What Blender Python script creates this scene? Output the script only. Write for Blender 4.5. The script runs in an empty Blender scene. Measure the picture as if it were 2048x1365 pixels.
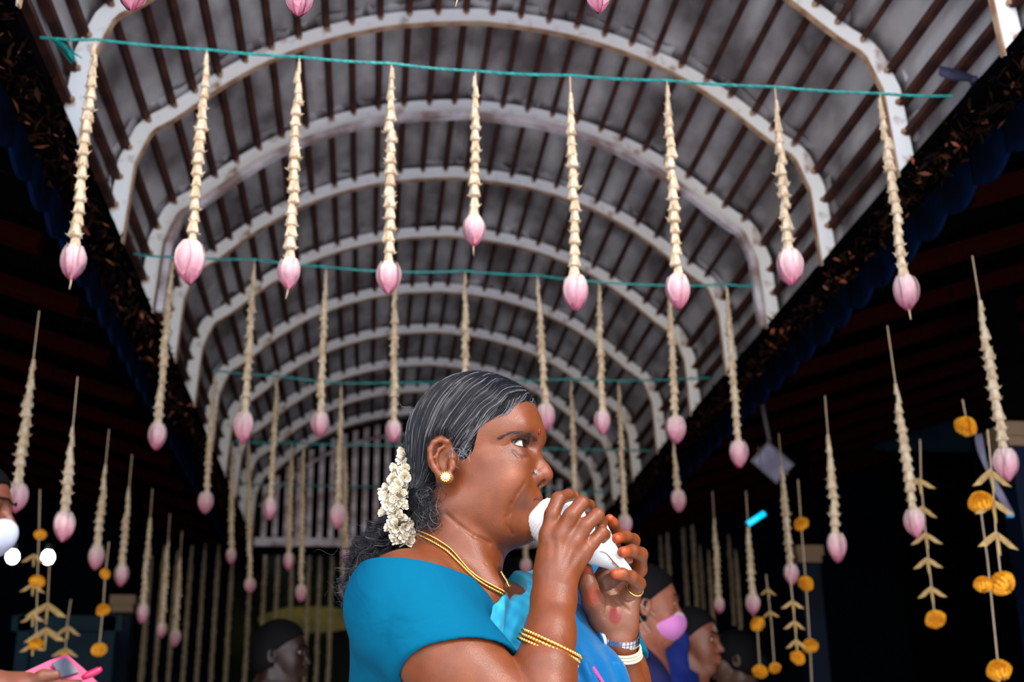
import bpy, bmesh, math, random
import numpy as np
from mathutils import Vector, Matrix
random.seed(7); rng = np.random.default_rng(7)
S = bpy.context.scene
COL = S.collection
PI = math.pi
# ------------------------------------------------------------------ camera, sky, sun, exposure
FPX = 2560.0
CZ = np.array([-99., 7312., -FPX]); CZ /= np.linalg.norm(CZ)
CY = np.array([-296., -898., -FPX]); CY -= CY.dot(CZ)*CZ; CY /= np.linalg.norm(CY)
CX = np.cross(CY, CZ)
CAMH = 1.10
cd = bpy.data.cameras.new('camera'); cam = bpy.data.objects.new('camera', cd); COL.objects.link(cam)
cd.sensor_width = 36.0; cd.lens = FPX/2048*36.0; cd.clip_start = 0.05; cd.clip_end = 200
M = np.eye(4); M[0, :3] = CX; M[1, :3] = CY; M[2, :3] = CZ; M[:3, 3] = (0, 0, CAMH)
cam.matrix_world = Matrix(M.tolist())
cd.dof.use_dof = True; cd.dof.focus_distance = 1.60; cd.dof.aperture_fstop = 6.0
S.camera = cam
wd = bpy.data.worlds.new('sky'); S.world = wd; wd.use_nodes = True
nt = wd.node_tree; bg = nt.nodes['Background']
sky = nt.nodes.new('ShaderNodeTexSky'); sky.sky_type = 'NISHITA'; sky.sun_disc = False
sky.sun_elevation = math.radians(40); sky.sun_rotation = math.radians(190)
nt.links.new(sky.outputs[0], bg.inputs[0]); bg.inputs[1].default_value = 0.52
sl = bpy.data.lights.new('sun', 'SUN'); sl.energy = 3.6; sl.angle = math.radians(0.6); sl.color = (1.0, 0.93, 0.83)
so = bpy.data.objects.new('sun', sl); COL.objects.link(so)
SUND = Vector((0.50, -0.60, 0.64)).normalized()
so.rotation_euler = SUND.to_track_quat('Z', 'Y').to_euler(); so.location = (1, -6, 8)
S.view_settings.view_transform = 'Standard'; S.view_settings.look = 'None'
S.view_settings.gamma = 1.0; S.view_settings.use_curve_mapping = False
S.view_settings.exposure = 0.22

def ray(px, py):
    v = np.array([px-1024., 682.5-py, -FPX]); return np.array([CX@v, CY@v, CZ@v])
def at(px, py, Y):
    "point of the vertical plane at depth Y that the photograph shows at pixel px, py"
    r = ray(px, py); p = r*(Y/r[1]); return np.array([p[0], p[1], p[2]+CAMH])
def atx(px, py, x):
    r = ray(px, py); p = r*(x/r[0]); return np.array([p[0], p[1], p[2]+CAMH])

# ------------------------------------------------------------------ materials
def nodemat(name):
    m = bpy.data.materials.new(name); m.use_nodes = True
    return m, m.node_tree, m.node_tree.nodes['Principled BSDF']
def mat(name, col, rough=0.6, metal=0.0, col2=None, scale=8.0, detail=4.0, lo=0.4, hi=0.6, bump=0.0, bscale=40.0, spec=None, sub=0.0, attr=None, bdist=0.002, stretch=None, emit=None, sheen=0):
    m, nt, p = nodemat(name)
    N = nt.nodes; L = nt.links
    p.inputs['Roughness'].default_value = rough; p.inputs['Metallic'].default_value = metal
    if spec is not None: p.inputs['Specular IOR Level'].default_value = spec
    tc = N.new('ShaderNodeTexCoord'); src = tc.outputs['Object']
    if stretch:
        mp = N.new('ShaderNodeMapping'); mp.inputs['Scale'].default_value = stretch; L.new(src, mp.inputs[0]); src = mp.outputs[0]
    base = None
    if attr:
        a = N.new('ShaderNodeVertexColor'); a.layer_name = attr; base = a.outputs['Color']
    else:
        p.inputs['Base Color'].default_value = (*col, 1)
    if col2 is not None:
        n = N.new('ShaderNodeTexNoise'); n.inputs['Scale'].default_value = scale; n.inputs['Detail'].default_value = detail
        L.new(src, n.inputs['Vector'])
        mr = N.new('ShaderNodeMapRange'); mr.inputs['From Min'].default_value = lo; mr.inputs['From Max'].default_value = hi
        L.new(n.outputs['Fac'], mr.inputs['Value'])
        mx = N.new('ShaderNodeMix'); mx.data_type = 'RGBA'
        L.new(mr.outputs[0], mx.inputs[0])
        if base is not None: L.new(base, mx.inputs[6]); mx.blend_type = 'MULTIPLY'
        else: mx.inputs[6].default_value = (*col, 1)
        mx.inputs[7].default_value = (*col2, 1)
        base = mx.outputs[2]
    if base is not None: L.new(base, p.inputs['Base Color'])
    if bump > 0:
        n2 = N.new('ShaderNodeTexNoise'); n2.inputs['Scale'].default_value = bscale; n2.inputs['Detail'].default_value = 5
        L.new(src, n2.inputs['Vector'])
        b = N.new('ShaderNodeBump'); b.inputs['Strength'].default_value = bump; b.inputs['Distance'].default_value = bdist
        L.new(n2.outputs['Fac'], b.inputs['Height']); L.new(b.outputs[0], p.inputs['Normal'])
    if sub > 0:
        p.inputs['Subsurface Weight'].default_value = sub
        p.inputs['Subsurface Radius'].default_value = (1.0, 0.35, 0.2); p.inputs['Subsurface Scale'].default_value = 0.006
    if emit:
        p.inputs['Emission Color'].default_value = (*emit[0], 1); p.inputs['Emission Strength'].default_value = emit[1]
    if sheen: p.inputs['Sheen Weight'].default_value = sheen
    return m

MT = dict(
 white_paint=mat('white_paint', (.90,.89,.91), .5, col2=(.36,.20,.14), scale=14, lo=.56, hi=.70, bump=.3),
 rust=mat('rust', (.26,.12,.06), .8, col2=(.42,.27,.17), scale=22, bump=.4),
 purlin=mat('purlin_brown', (.035,.015,.013), .8, spec=.1, col2=(.07,.025,.018), scale=12),
 sheet=mat('roof_sheet_grey', (.45,.43,.45), .55, col2=(.12,.10,.105), scale=5, detail=8, lo=.36, hi=.62, bump=.8, bscale=9, bdist=.03, stretch=(1,.6,1)),
 gable=mat('slat_lavender', (.62,.57,.64), .6, col2=(.25,.17,.17), scale=9),
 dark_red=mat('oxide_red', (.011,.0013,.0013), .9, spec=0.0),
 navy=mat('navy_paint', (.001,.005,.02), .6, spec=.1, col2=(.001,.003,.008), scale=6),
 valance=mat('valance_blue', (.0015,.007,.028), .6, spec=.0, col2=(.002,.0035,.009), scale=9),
 black=mat('shade_black', (.0012,.0012,.0016), .9, spec=0.0),  # veranda shade put into a near-black albedo; hanging threads share it
 dwall=mat('dim_wall', (.0015,.0025,.006), .9, spec=.0, col2=(.001,.003,.006), scale=2),  # near-black walls: the shade of the verandas is in the colour
 teal=mat('teal_paint', (.0015,.016,.028), .6, spec=.1, col2=(.001,.008,.016), scale=3),
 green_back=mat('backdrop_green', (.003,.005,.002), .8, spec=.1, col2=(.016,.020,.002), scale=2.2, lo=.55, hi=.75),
 yellow_dull=mat('dull_yellow', (.20,.15,.01), .7, col2=(.08,.08,.01), scale=4),
 tile=mat('clay_tile', (.010,.005,.0035), .9, spec=0.0, col2=(.003,.0025,.0025), scale=14, bump=.5),
 leaf=mat('dry_leaf', (.014,.006,.0035), .8, spec=.0, col2=(.004,.003,.0025), scale=60),
 leaf3=mat('dry_leaf_rust', (.060,.022,.012), .8, spec=.0, col2=(.02,.008,.005), scale=60),
 leaf2=mat('dry_leaf_orange', (.30,.07,.02), .8, col2=(.2,.06,.03), scale=60),
 floor=mat('stone_floor', (.80,.77,.73), .8, col2=(.70,.66,.62), scale=3, bump=.3),
 rope=mat('teal_rope', (.0,.26,.24), .45, col2=(.0,.14,.14), scale=60, stretch=(1,1,1)),
 cream=mat('jasmine_cream', (.48,.37,.26), .6, col2=(.36,.25,.15), scale=45, sub=.0),
 cream_shaded=mat('jasmine_shaded', (.30,.24,.17), .7, col2=(.22,.16,.10), scale=45),  # darker copy of the jasmine cream; deep shade put into the colour
 thread=mat('coir_thread', (.42,.30,.20), .8),
 bud=mat('lotus_attr', (1,1,1), .55, attr='Col', col2=(.85,.75,.78), scale=55, lo=.35, hi=.7),
 palm=mat('palm_leaf', (.46,.30,.09), .6, col2=(.30,.17,.06), scale=30),
 marigold=mat('marigold', (.80,.34,.004), .7, col2=(.60,.22,.0), scale=60),
 lamp=mat('lamp_white', (1,1,1), .4, emit=((.85,.95,1), 14)),
 cyan=mat('cyan_tube', (.0,.3,.5), .4, emit=((.0,.45,.8), 1.1)),
 beige=mat('capital_beige', (.16,.10,.06), .7),
 pale_cloth=mat('pale_cloth', (.13,.12,.18), .7, col2=(.08,.07,.12), scale=12),
 grey_metal=mat('grey_metal', (.04,.036,.04), .5),
 bluecloth=mat('blue_rag', (.008,.008,.035), .7),
)

# ------------------------------------------------------------------ mesh helpers
class MB:
    def __init__(s): s.v = []; s.f = []; s.c = None
    def add(s, vs, fs):
        o = len(s.v); s.v.extend([tuple(map(float, v)) for v in vs]); s.f.extend([tuple(i+o for i in f) for f in fs])
    def box(s, c, size, R=None):
        hx, hy, hz = [q/2 for q in size]; vs = []
        for x in (-hx, hx):
            for y in (-hy, hy):
                for z in (-hz, hz):
                    p = np.array([x, y, z]); p = (R@p if R is not None else p) + np.array(c); vs.append(p)
        s.add(vs, [(0,1,3,2),(4,6,7,5),(0,4,5,1),(2,3,7,6),(0,2,6,4),(1,5,7,3)])
    def tube(s, pts, r, n=6, cap=True):
        pts = [np.array(p, float) for p in pts]; m = len(pts)
        rs = r if hasattr(r, '__len__') else [r]*m
        vs = []; prev = None
        for i in range(m):
            t = pts[min(i+1, m-1)]-pts[max(i-1, 0)]; t /= (np.linalg.norm(t)+1e-12)
            if prev is None:
                a = np.array([0,0,1.]) if abs(t[2]) < .9 else np.array([1.,0,0]); u = np.cross(t, a)
            else: u = prev-prev.dot(t)*t
            u /= (np.linalg.norm(u)+1e-12); prev = u; w = np.cross(t, u)
            for k in range(n):
                a = 2*PI*k/n; vs.append(pts[i]+rs[i]*(math.cos(a)*u+math.sin(a)*w))
        fs = [(i*n+k, i*n+(k+1)%n, (i+1)*n+(k+1)%n, (i+1)*n+k) for i in range(m-1) for k in range(n)]
        if cap: fs += [tuple(range(n))[::-1], tuple((m-1)*n+k for k in range(n))]
        s.add(vs, fs)
    def lathe(s, prof, c=(0,0,0), n=16, R=None):
        vs = []; m = len(prof)
        for r, z in prof:
            for k in range(n):
                a = 2*PI*k/n; p = np.array([r*math.cos(a), r*math.sin(a), z]); vs.append((R@p if R is not None else p)+np.array(c))
        fs = [(i*n+k, i*n+(k+1)%n, (i+1)*n+(k+1)%n, (i+1)*n+k) for i in range(m-1) for k in range(n)]
        fs += [tuple(range(n))[::-1], tuple((m-1)*n+k for k in range(n))]
        s.add(vs, fs)
    def strip(s, A, B):
        o = len(A); s.add(list(A)+list(B), [(i, i+1, o+i+1, o+i) for i in range(o-1)])
    def mesh(s, name, m, smooth=False):
        me = bpy.data.meshes.new(name); me.from_pydata(s.v, [], s.f)
        if m is not None: me.materials.append(m)
        if smooth: me.shade_smooth()
        me.update(); return me
def link(name, me, parent=None, loc=None, rot=None, kind=None):
    o = bpy.data.objects.new(name, me); COL.objects.link(o)
    if parent is not None: o.parent = parent
    if loc is not None: o.location = loc
    if rot is not None: o.rotation_euler = rot
    if kind: o['kind'] = kind
    return o
def obj(name, mb, m, parent=None, smooth=False, kind=None, loc=None, rot=None):
    return link(name, mb.mesh(name, m, smooth), parent, loc, rot, kind)
def empty(name, loc=(0,0,0), rz=0.0, parent=None):
    o = bpy.data.objects.new(name, None); COL.objects.link(o); o.location = loc; o.rotation_euler = (0,0,rz)
    o.empty_display_size = .05
    if parent is not None: o.parent = parent
    return o
def tag(o, label, cat, group=None, kind=None):
    o['label'] = label; o['category'] = cat
    if group: o['group'] = group
    if kind: o['kind'] = kind
    return o
def rel(o, mb):
    "shift a builder's world coordinates into the frame of an unrotated root at o.location"
    l = np.array(o.location); mb.v = [tuple(np.array(v)-l) for v in mb.v]; return mb

# ------------------------------------------------------------------ the setting
b = MB(); b.box((.3, -10, -.05), (50, 42, .1)); obj('floor', b, MT['floor'], kind='structure')
CX0 = .3115; Z0 = CAMH
PROF = [(-1.04,1.50),(-1.033,1.62),(-1.025,1.755),(-.985,1.865),(-.905,1.918),(-.80,2.02),(-.655,2.125),(-.52,2.193),(-.40,2.236),(-.285,2.268),(-.13,2.290),(.03,2.300)]
half = [(x, z) for x, z in PROF]
full = half + [(-x, z) for x, z in half[::-1]]
fp = np.array(full); 
def resample(P, n):
    d = np.r_[0, np.cumsum(np.linalg.norm(np.diff(P, axis=0), axis=1))]; t = np.linspace(0, d[-1], n)
    return np.stack([np.interp(t, d, P[:, 0]), np.interp(t, d, P[:, 1])], 1)
# smooth the crown but keep the knees
fs_ = resample(fp, 121)
sm = fs_.copy()
for _ in range(10):
    q = sm.copy(); q[1:-1] = (sm[:-2]+2*sm[1:-1]+sm[2:])/4
    ok = (np.abs(fs_[:, 0]) < .93)[:, None]; sm = np.where(ok, q, sm)
ARC = sm
def normals(P):
    t = np.gradient(P, axis=0); t /= np.linalg.norm(t, axis=1)[:, None]; return np.stack([-t[:, 1], t[:, 0]], 1)
NRM = normals(ARC)
ceiling = empty('ceiling', (CX0, 2.0, Z0)); ceiling['kind'] = 'structure'
def arch_mesh(h, t, off=0.0, name='arch_rib', m='white_paint'):
    A = ARC+NRM*off; B = ARC+NRM*(off+h); b = MB(); n = len(A)
    vs = []
    for i in range(n):
        for (x, z), y in ((A[i], -t/2), (B[i], -t/2), (B[i], t/2), (A[i], t/2)): vs.append((x, y, z))
    fs = [(i*4+k, (i+1)*4+k, (i+1)*4+(k+1)%4, i*4+(k+1)%4) for i in range(n-1) for k in range(4)]
    fs += [(0,1,2,3), ((n-1)*4+3, (n-1)*4+2, (n-1)*4+1, (n-1)*4)]
    b.add(vs, fs); return b.mesh(name, MT[m])
web = arch_mesh(.052, .004); lip = arch_mesh(.0045, .018, -.003, 'rusted_flange', 'rust')
lip2 = arch_mesh(.022, .03, -.034, 'second_chord', 'gable')
ARCHY = [2.30, 2.89, 3.49, 4.06, 4.59, 5.165, 5.83, 6.42, 6.98, 7.50, 8.0]
NP = 34
pts = resample(ARC, 300); nn = normals(pts)
# purlin stations measured along the arch
st = [int(4+i*(291/(NP-1))) for i in range(NP)]
clip = MB()
for k in st:
    p = pts[k]+nn[k]*.041; a = math.atan2(nn[k][1], nn[k][0]); R = np.array([[math.sin(a),0,math.cos(a)],[0,1,0],[-math.cos(a),0,math.sin(a)]])
    clip.box((p[0], -.008, p[1]), (.010, .014, .024), R)
clipm = clip.mesh('purlin_cleats', MT['rust'])
for j, y in enumerate(ARCHY):
    a = empty('arch_rib', (0, y-2.0, 0), parent=ceiling)
    link('web_plate', web, a); link('rusted_flange', lip, a)
    link('purlin_cleats', clipm, a, kind='stuff')
    if j == 3: link('second_chord', lip2, a, (0, -.02, 0))
pm = MB(); pm.box((0, 3.04, 0), (.017, 6.12, .026)); pm = pm.mesh('purlin', MT['purlin'])
for k in st:
    p = pts[k]+nn[k]*.050
    a = math.atan2(nn[k][1], nn[k][0])
    link('purlin', pm, ceiling, (p[0], 0, p[1]), (0, PI/2-a, 0))
# roof sheets: one per bay, lapped, dented
ys = [1.96]+ARCHY[1:]+[8.3]
for j in range(len(ys)-1):
    b = MB(); P = ARC+NRM*(.068+.003*(j % 2)); ny = 9; A0 = ys[j]-.03; A1 = ys[j+1]+.03; vs = []
    for iy in range(ny):
        y = A0+(A1-A0)*iy/(ny-1)-2.0
        for i, (x, z) in enumerate(P):
            d = .006*math.sin(i*.9+j)*math.sin(iy*1.1+j*2)+.004*rng.standard_normal()
            vs.append((x+NRM[i][0]*d, y, z+NRM[i][1]*d))
    n = len(P); fs = [(q*n+i, q*n+i+1, (q+1)*n+i+1, (q+1)*n+i) for q in range(ny-1) for i in range(n-1)]
    b.add(vs, fs); o = obj('roof_sheet', b, MT['sheet'], ceiling, smooth=True)
    sd = o.modifiers.new('s', 'SOLIDIFY'); sd.thickness = .003; sd.offset = 1
# gable grille at the far end
gab = empty('wall_far_gable', (CX0, 8.12, Z0)); gab['kind'] = 'structure'
NS = 29
for k in range(NS):
    x = -.98+1.96*k/(NS-1); zt = np.interp(x, ARC[:, 0][5:-5], ARC[:, 1][5:-5])-.01
    b = MB(); b.box((0, 0, 0), (.034, .014, zt-1.46)); obj('slat', b, MT['gable'], gab, loc=(x, .0, (zt+1.46)/2))
b = MB(); b.box((0, -.02, 1.48), (2.06, .03, .05)); obj('bottom_bar', b, MT['gable'], gab)
b = MB(); b.tube([(x, -.02, z-.10) for x, z in ARC[12:-12:3]], .010, 4); obj('inner_hoop', b, MT['gable'], gab)
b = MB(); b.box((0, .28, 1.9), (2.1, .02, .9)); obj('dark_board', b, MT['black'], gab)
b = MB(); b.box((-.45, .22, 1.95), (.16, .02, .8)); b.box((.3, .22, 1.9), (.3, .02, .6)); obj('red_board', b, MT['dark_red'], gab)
# side eaves with tiles, valance, rafters
def eave(side, name):
    s = 1 if side == 'right' else -1
    e = empty(name, (CX0, 2.0, Z0)); e['kind'] = 'structure'
    Y0, Y1 = .6, 9.6
    b = MB()
    def X(x): return s*x
    # sloping deck of the side roof
    pr = [(1.045,1.485),(1.15,1.50),(2.0,1.80),(3.7,2.35)]
    top = [(x, z+.03) for x, z in pr[::-1]]
    poly = pr+top; n = len(poly); vs = [(X(x), y-2.0, z) for y in (Y0, Y1) for x, z in poly]
    b.add(vs, [(i, (i+1) % n, n+(i+1) % n, n+i) for i in range(n)]+[tuple(range(n)), tuple(range(n, 2*n))[::-1]])
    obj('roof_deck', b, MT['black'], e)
    # tiles along the edge
    tm = MB(); vs = []; fs = []
    for iy in range(7):
        a = PI*iy/6; 
        for ix in range(4): vs.append((ix*.085, -.070*math.cos(a), .018*math.sin(a)+.002*ix))
    for iy in range(6):
        for ix in range(3): q = iy*4+ix; fs.append((q, q+1, q+5, q+4))
    o2 = len(vs); vs += [(x, y*.85, z-.010) for x, y, z in vs]; fs += [tuple(i+o2 for i in f[::-1]) for f in fs]
    fs += [(iy*4, (iy+1)*4, o2+(iy+1)*4, o2+iy*4) for iy in range(6)]
    tm.add(vs, fs); tm = tm.mesh('tile', MT['tile'], True)
    y = 1.2
    while y < 8.6:
        link('tile', tm, e, (X(1.062+random.uniform(-.012, .012)), y-2, 1.50+random.uniform(-.006, .01)), (random.uniform(-.05, .05), -.25+random.uniform(-.05, .05), (0 if s > 0 else PI)+random.uniform(-.06, .06)))
        y += .158
    # scalloped valance boards
    L = .17; vm = MB(); n = 9; top = [(0, L*i/n, .115) for i in range(n+1)]; bot = [(0, L*i/n, .028-.03*math.sin(PI*i/n)) for i in range(n+1)]
    vm.strip(top, bot); vm.strip([(.010, y, z) for _, y, z in top][::-1], [(.010, y, z) for _, y, z in bot][::-1])
    vm.strip(bot, [(.010, y, z) for _, y, z in bot]); vm = vm.mesh('valance_board', MT['valance'])
    y = 1.0
    while y < 8.6:
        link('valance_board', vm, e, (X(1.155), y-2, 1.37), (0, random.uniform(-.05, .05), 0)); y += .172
    rm = MB(); rm.box((0, 0, 0), (2.5, .06, .05)); rm = rm.mesh('rafter', MT['dark_red'])
    y = 1.4
    while y < 8.6:
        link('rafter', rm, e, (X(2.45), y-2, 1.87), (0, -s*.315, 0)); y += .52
    # debris: dry leaves and twigs caught along the edge
    for nm, mt, cnt in (('dry_leaf_litter', 'leaf', 2600), ('rusty_leaf_litter', 'leaf3', 500), ('orange_leaf_litter', 'leaf2', 90)):
        b = MB()
        for _ in range(cnt):
            y = random.uniform(1.1, 8.4) if mt != 'leaf2' else random.choice([2.3, 2.8, 3.4, 4.0, 4.4, 2.6, 5.0])+random.gauss(0, .12)
            u = random.random(); x = 1.045+.11*u+random.uniform(-.015, .015); z = 1.485+.02*u+random.uniform(-.045, .03)
            a = rng.standard_normal(3); a /= np.linalg.norm(a); q = rng.standard_normal(3); q -= q.dot(a)*a; q /= np.linalg.norm(q)
            l = random.uniform(.008, .026); w = l*random.uniform(.12, .4); c = np.array([X(x), y-2, z])
            cr = np.cross(a, q)*w*.4
            b.add([c-a*l, c+q*w+cr, c+a*l, c-q*w+cr], [(0,1,2),(0,2,3)])
        obj(nm, b, MT[mt], e, kind='stuff')
    for _ in range(0): pass
    return e
eave('left', 'trim_left_eave'); eave('right', 'trim_right_eave')
b = MB(); b.box((.3, 8.9, 3.60), (5.4, 1.3, .08)); obj('ceiling_sun_block', b, MT['black'], kind='structure')  # unseen slab added to keep sun off the back wall
def wall(name, c, size, m):
    b = MB(); b.box((0, 0, 0), size); return obj(name, b, MT[m], kind='structure', loc=c)
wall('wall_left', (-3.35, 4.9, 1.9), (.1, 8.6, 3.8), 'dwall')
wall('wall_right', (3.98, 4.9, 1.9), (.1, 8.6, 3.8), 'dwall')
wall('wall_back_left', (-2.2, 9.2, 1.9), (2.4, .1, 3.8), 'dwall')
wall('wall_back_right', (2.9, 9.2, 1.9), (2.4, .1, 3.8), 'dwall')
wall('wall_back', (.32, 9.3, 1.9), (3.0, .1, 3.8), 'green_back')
# ------------------------------------------------------------------ hanging flower strings
def floret_string(L, rs=1.0, seed=0, seg=.026):
    "jasmine tubes threaded one over the other, tips flaring; hangs from z=0 to z=-L"
    r_ = random.Random(seed); b = MB(); n = max(2, int(L/seg)); ph = 0
    b.tube([(0,0,0), (0,0,-L)], .0016, 4)
    for i in range(n):
        z = -L*i/n; h = L/n; ph += 1.1+r_.random()*.6; k = rs*r_.uniform(.85, 1.15)
        ox, oy = r_.gauss(0, .0012), r_.gauss(0, .0012)
        taper = min(1, .45+i*.12)
        m = 6; prof = [(.0074, 0), (.0084, .30), (.0106, .72), (.0120, 1.02), (.0070, 1.15)]
        vs = [(ox+taper*1.1*k*r*math.cos(ph+2*PI*q/m), oy+taper*1.1*k*r*math.sin(ph+2*PI*q/m), z-h*t) for r, t in prof for q in range(m)]
        b.add(vs, [(a*m+q, a*m+(q+1) % m, (a+1)*m+(q+1) % m, (a+1)*m+q) for a in range(len(prof)-1) for q in range(m)])
        for q in range(5):
            a = ph+2*PI*q/5+r_.uniform(-.2, .2); c, s_ = math.cos(a), math.sin(a); R1 = .0095*k*taper; R2 = .0158*k*taper*r_.uniform(.85, 1.25)
            zz = z-h*.95; w = .0035*k
            b.add([(ox+R1*c-w*s_, oy+R1*s_+w*c, zz), (ox+R1*c+w*s_, oy+R1*s_-w*c, zz), (ox+R2*c, oy+R2*s_, zz+r_.uniform(.000, .009)), (ox+R1*c, oy+R1*s_, zz-.005)], [(0,1,2),(1,3,2),(3,0,2)])
    return b
def set_col(me, fn):
    ca = me.color_attributes.new('Col', 'FLOAT_COLOR', 'POINT'); n = len(me.vertices); co = np.empty(n*3); me.vertices.foreach_get('co', co)
    c = fn(co.reshape(-1, 3)); c = np.concatenate([c, np.ones((n, 1))], 1); ca.data.foreach_set('color', c.ravel().astype(np.float32))
def budcol(tip, base=(.54,.42,.38), mid=(.47,.27,.30)):
    base, mid, tip = map(np.array, (base, mid, tip))
    def f(P):
        t = np.clip(-P[:, 2]/.09, 0, 1)[:, None]
        return np.where(t < .45, base+(mid-base)*(t/.45), mid+(tip-mid)*((t-.45)/.55))
    return f
def petal_mesh(open_=0.0, lat=.72, length=.088, r=.031, tip=(.30,.04,.10), curl=0., name='petal'):
    "one cupped petal: base at the origin, hugging a vertical axis that goes down -z; its back faces +x"
    b = MB(); nu, nv = 7, 5; vs = []
    for i in range(nu):
        t = i/(nu-1); rad = r*(math.sin(PI*(t*.80+.175))**.60)*(1-.06*t)+open_*t*t+.0012; wd = lat*(math.sin(PI*(t*.80+.12))**.75)
        if t > .98: wd = .05
        for j in range(nv):
            a = wd*(j/(nv-1)*2-1)*1.0; rr = rad-curl*t*(abs(j-2)/2)**2*.01
            vs.append((rr*math.cos(a), rr*math.sin(a), -length*t))
    fs = [(i*nv+j, i*nv+j+1, (i+1)*nv+j+1, (i+1)*nv+j) for i in range(nu-1) for j in range(nv-1)]
    o = len(vs); vs += [(x*.955, y*.955, z) for x, y, z in vs]; fs += [tuple(k+o for k in f[::-1]) for f in fs]
    E_ = [i*nv for i in range(nu)]+[(nu-1)*nv+j for j in range(1, nv)]+[i*nv+nv-1 for i in range(nu-2, -1, -1)]
    fs += [(E_[i+1], E_[i], o+E_[i], o+E_[i+1]) for i in range(len(E_)-1)]
    b.add(vs, fs); me = b.mesh(name, MT['bud'], True); set_col(me, budcol(tip)); return me
PET = [petal_mesh(), petal_mesh(.004, .62, .080, .0325, (.40,.09,.15)), petal_mesh(-.001, .80, .092, .029, (.24,.03,.08))]
PETW = [petal_mesh(.006, .55, .078, .033, (.08,.02,.06), curl=.6), petal_mesh(.012, .42, .088, .030, (.16,.02,.06), curl=.8)]
b = MB(); b.lathe([(.010, .002), (.020, -.005), (.0275, -.022), (.028, -.045), (.023, -.066), (.012, -.082), (.002, -.090)], n=12)
CORE = b.mesh('bud_core', MT['bud'], True); set_col(CORE, budcol((.25,.03,.08)))
b = MB(); b.tube([(0,0,-.07), (.002,.001,-.10), (.006,0,-.118)], [.003,.002,.0012], 5); STAM = b.mesh('dried_style', MT['thread'], True)
SIMPLE = None
def joined_bud(seed):
    r_ = random.Random(seed); vs = []; fs = []; cs = []
    for me, rz in [(CORE, 0)]+[(PET[r_.randrange(3)], 2*PI*i/5+r_.uniform(-.2, .2)) for i in range(5)]+[(PET[2], 2*PI*i/3+.3) for i in range(3)]:
        o = len(vs); c, s_ = math.cos(rz), math.sin(rz)
        for v in me.vertices: x, y, z = v.co; vs.append((x*c-y*s_, x*s_+y*c, z))
        fs += [tuple(i+o for i in p.vertices) for p in me.polygons]
        ca = me.color_attributes['Col']; cs += [tuple(d.color)[:3] for d in ca.data]
    m = bpy.data.meshes.new('lotus_bud'); m.from_pydata(vs, [], fs); m.materials.append(MT['bud']); m.shade_smooth()
    ca = m.color_attributes.new('Col', 'FLOAT_COLOR', 'POINT'); ca.data.foreach_set('color', np.c_[np.array(cs), np.ones(len(cs))].ravel().astype(np.float32)); return m
JB = [joined_bud(i) for i in range(5)]
PROTO = {}
gcount = [0]
def deckz(x):
    "underside of the side roofs above a point"
    return CAMH+float(np.interp(abs(x-CX0), [1.045,1.15,2.0,3.7], [1.485,1.50,1.80,2.35]))
def hangup(root, x0=0., y0=0., z0=0., top=None):
    zt = (top if top else deckz(root.location.x+x0))-root.location.z+.012
    b = MB(); b.tube([(x0, y0, z0), (x0, y0, zt)], .0011, 4); return obj('hanging_thread', b, MT['black'], root)
def garland(tx, ty, bx, by, Y, w, label, group, thread=0, petals=False, wilt=0, gap=0, botpx=None, kind2=False, style=0, st=None, deck=False):
    "flower string from pixel (tx,ty) down to a lotus bud centred on (bx,by), all in the plane at depth Y"
    gcount[0] += 1; sd = gcount[0]
    T = at(tx, ty, Y); B = at(bx, by, Y); dep = abs((-CZ*0+np.array([0,0,0]))@T) if False else None
    v = np.array([T[0], T[1], T[2]-CAMH]); 
    dB = np.array([B[0], B[1], B[2]-CAMH]); z = -(np.array([CX[2], CY[2], CZ[2]])@dB)
    sc = (w*z/FPX)/.064
    bl = .046*sc                                     # half length of the bud
    ax = T-B; ax /= np.linalg.norm(ax); top = B+ax*bl; L = np.linalg.norm(T-top)
    root = empty('flower_garland', tuple(top)); tag(root, label, 'garland', group)
    q = Vector(ax).to_track_quat('Z', 'Y').to_euler()
    th = thread if thread else .012
    b = MB(); b.tube([(0,0,L+.004), (0,0,L-th-.01)], .0016, 5); o = obj('thread', b, MT['thread'], root, rot=q)
    fs2 = floret_string(L-th, 1.0 if not st else st, sd); fs2.v = [(x, y, z_+L-th) for x, y, z_ in fs2.v]
    obj('jasmine_string', fs2, MT['cream'], root, rot=q)
    if petals:
        rr = random.Random(sd*3+1)
        core = link('lotus_bud', CORE, root, (0,0,.002), q); core.scale = (sc,)*3
        ps = PETW if wilt else PET
        for i in range(5): p = link('petal', ps[rr.randrange(len(ps))] if wilt and i < 3 else PET[rr.randrange(2)], core, None, (rr.uniform(-.05, .05), rr.uniform(-.06, .05), 2*PI*i/5+rr.uniform(-.25, .25)))
        for i in range(3): p = link('petal', PET[2], core, None, (0, 0, 2*PI*i/3+rr.uniform(-.3, .3))); p.scale = (.93, .93, 1.0)
        if wilt: link('dried_style', STAM, core)
    else:
        o = link('lotus_bud', JB[sd % 5], root, (0,0,.002), q); o.scale = (sc*.98, sc*.98, sc*random.uniform(.9, 1.08)); o.rotation_euler.rotate_axis('Z', random.uniform(0, 6))
    if deck: hangup(root, *(ax*(L+.002)))
    return root
ORD = ['first','second','third','fourth','fifth','sixth','seventh','eighth','ninth','tenth','eleventh','twelfth']
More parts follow.
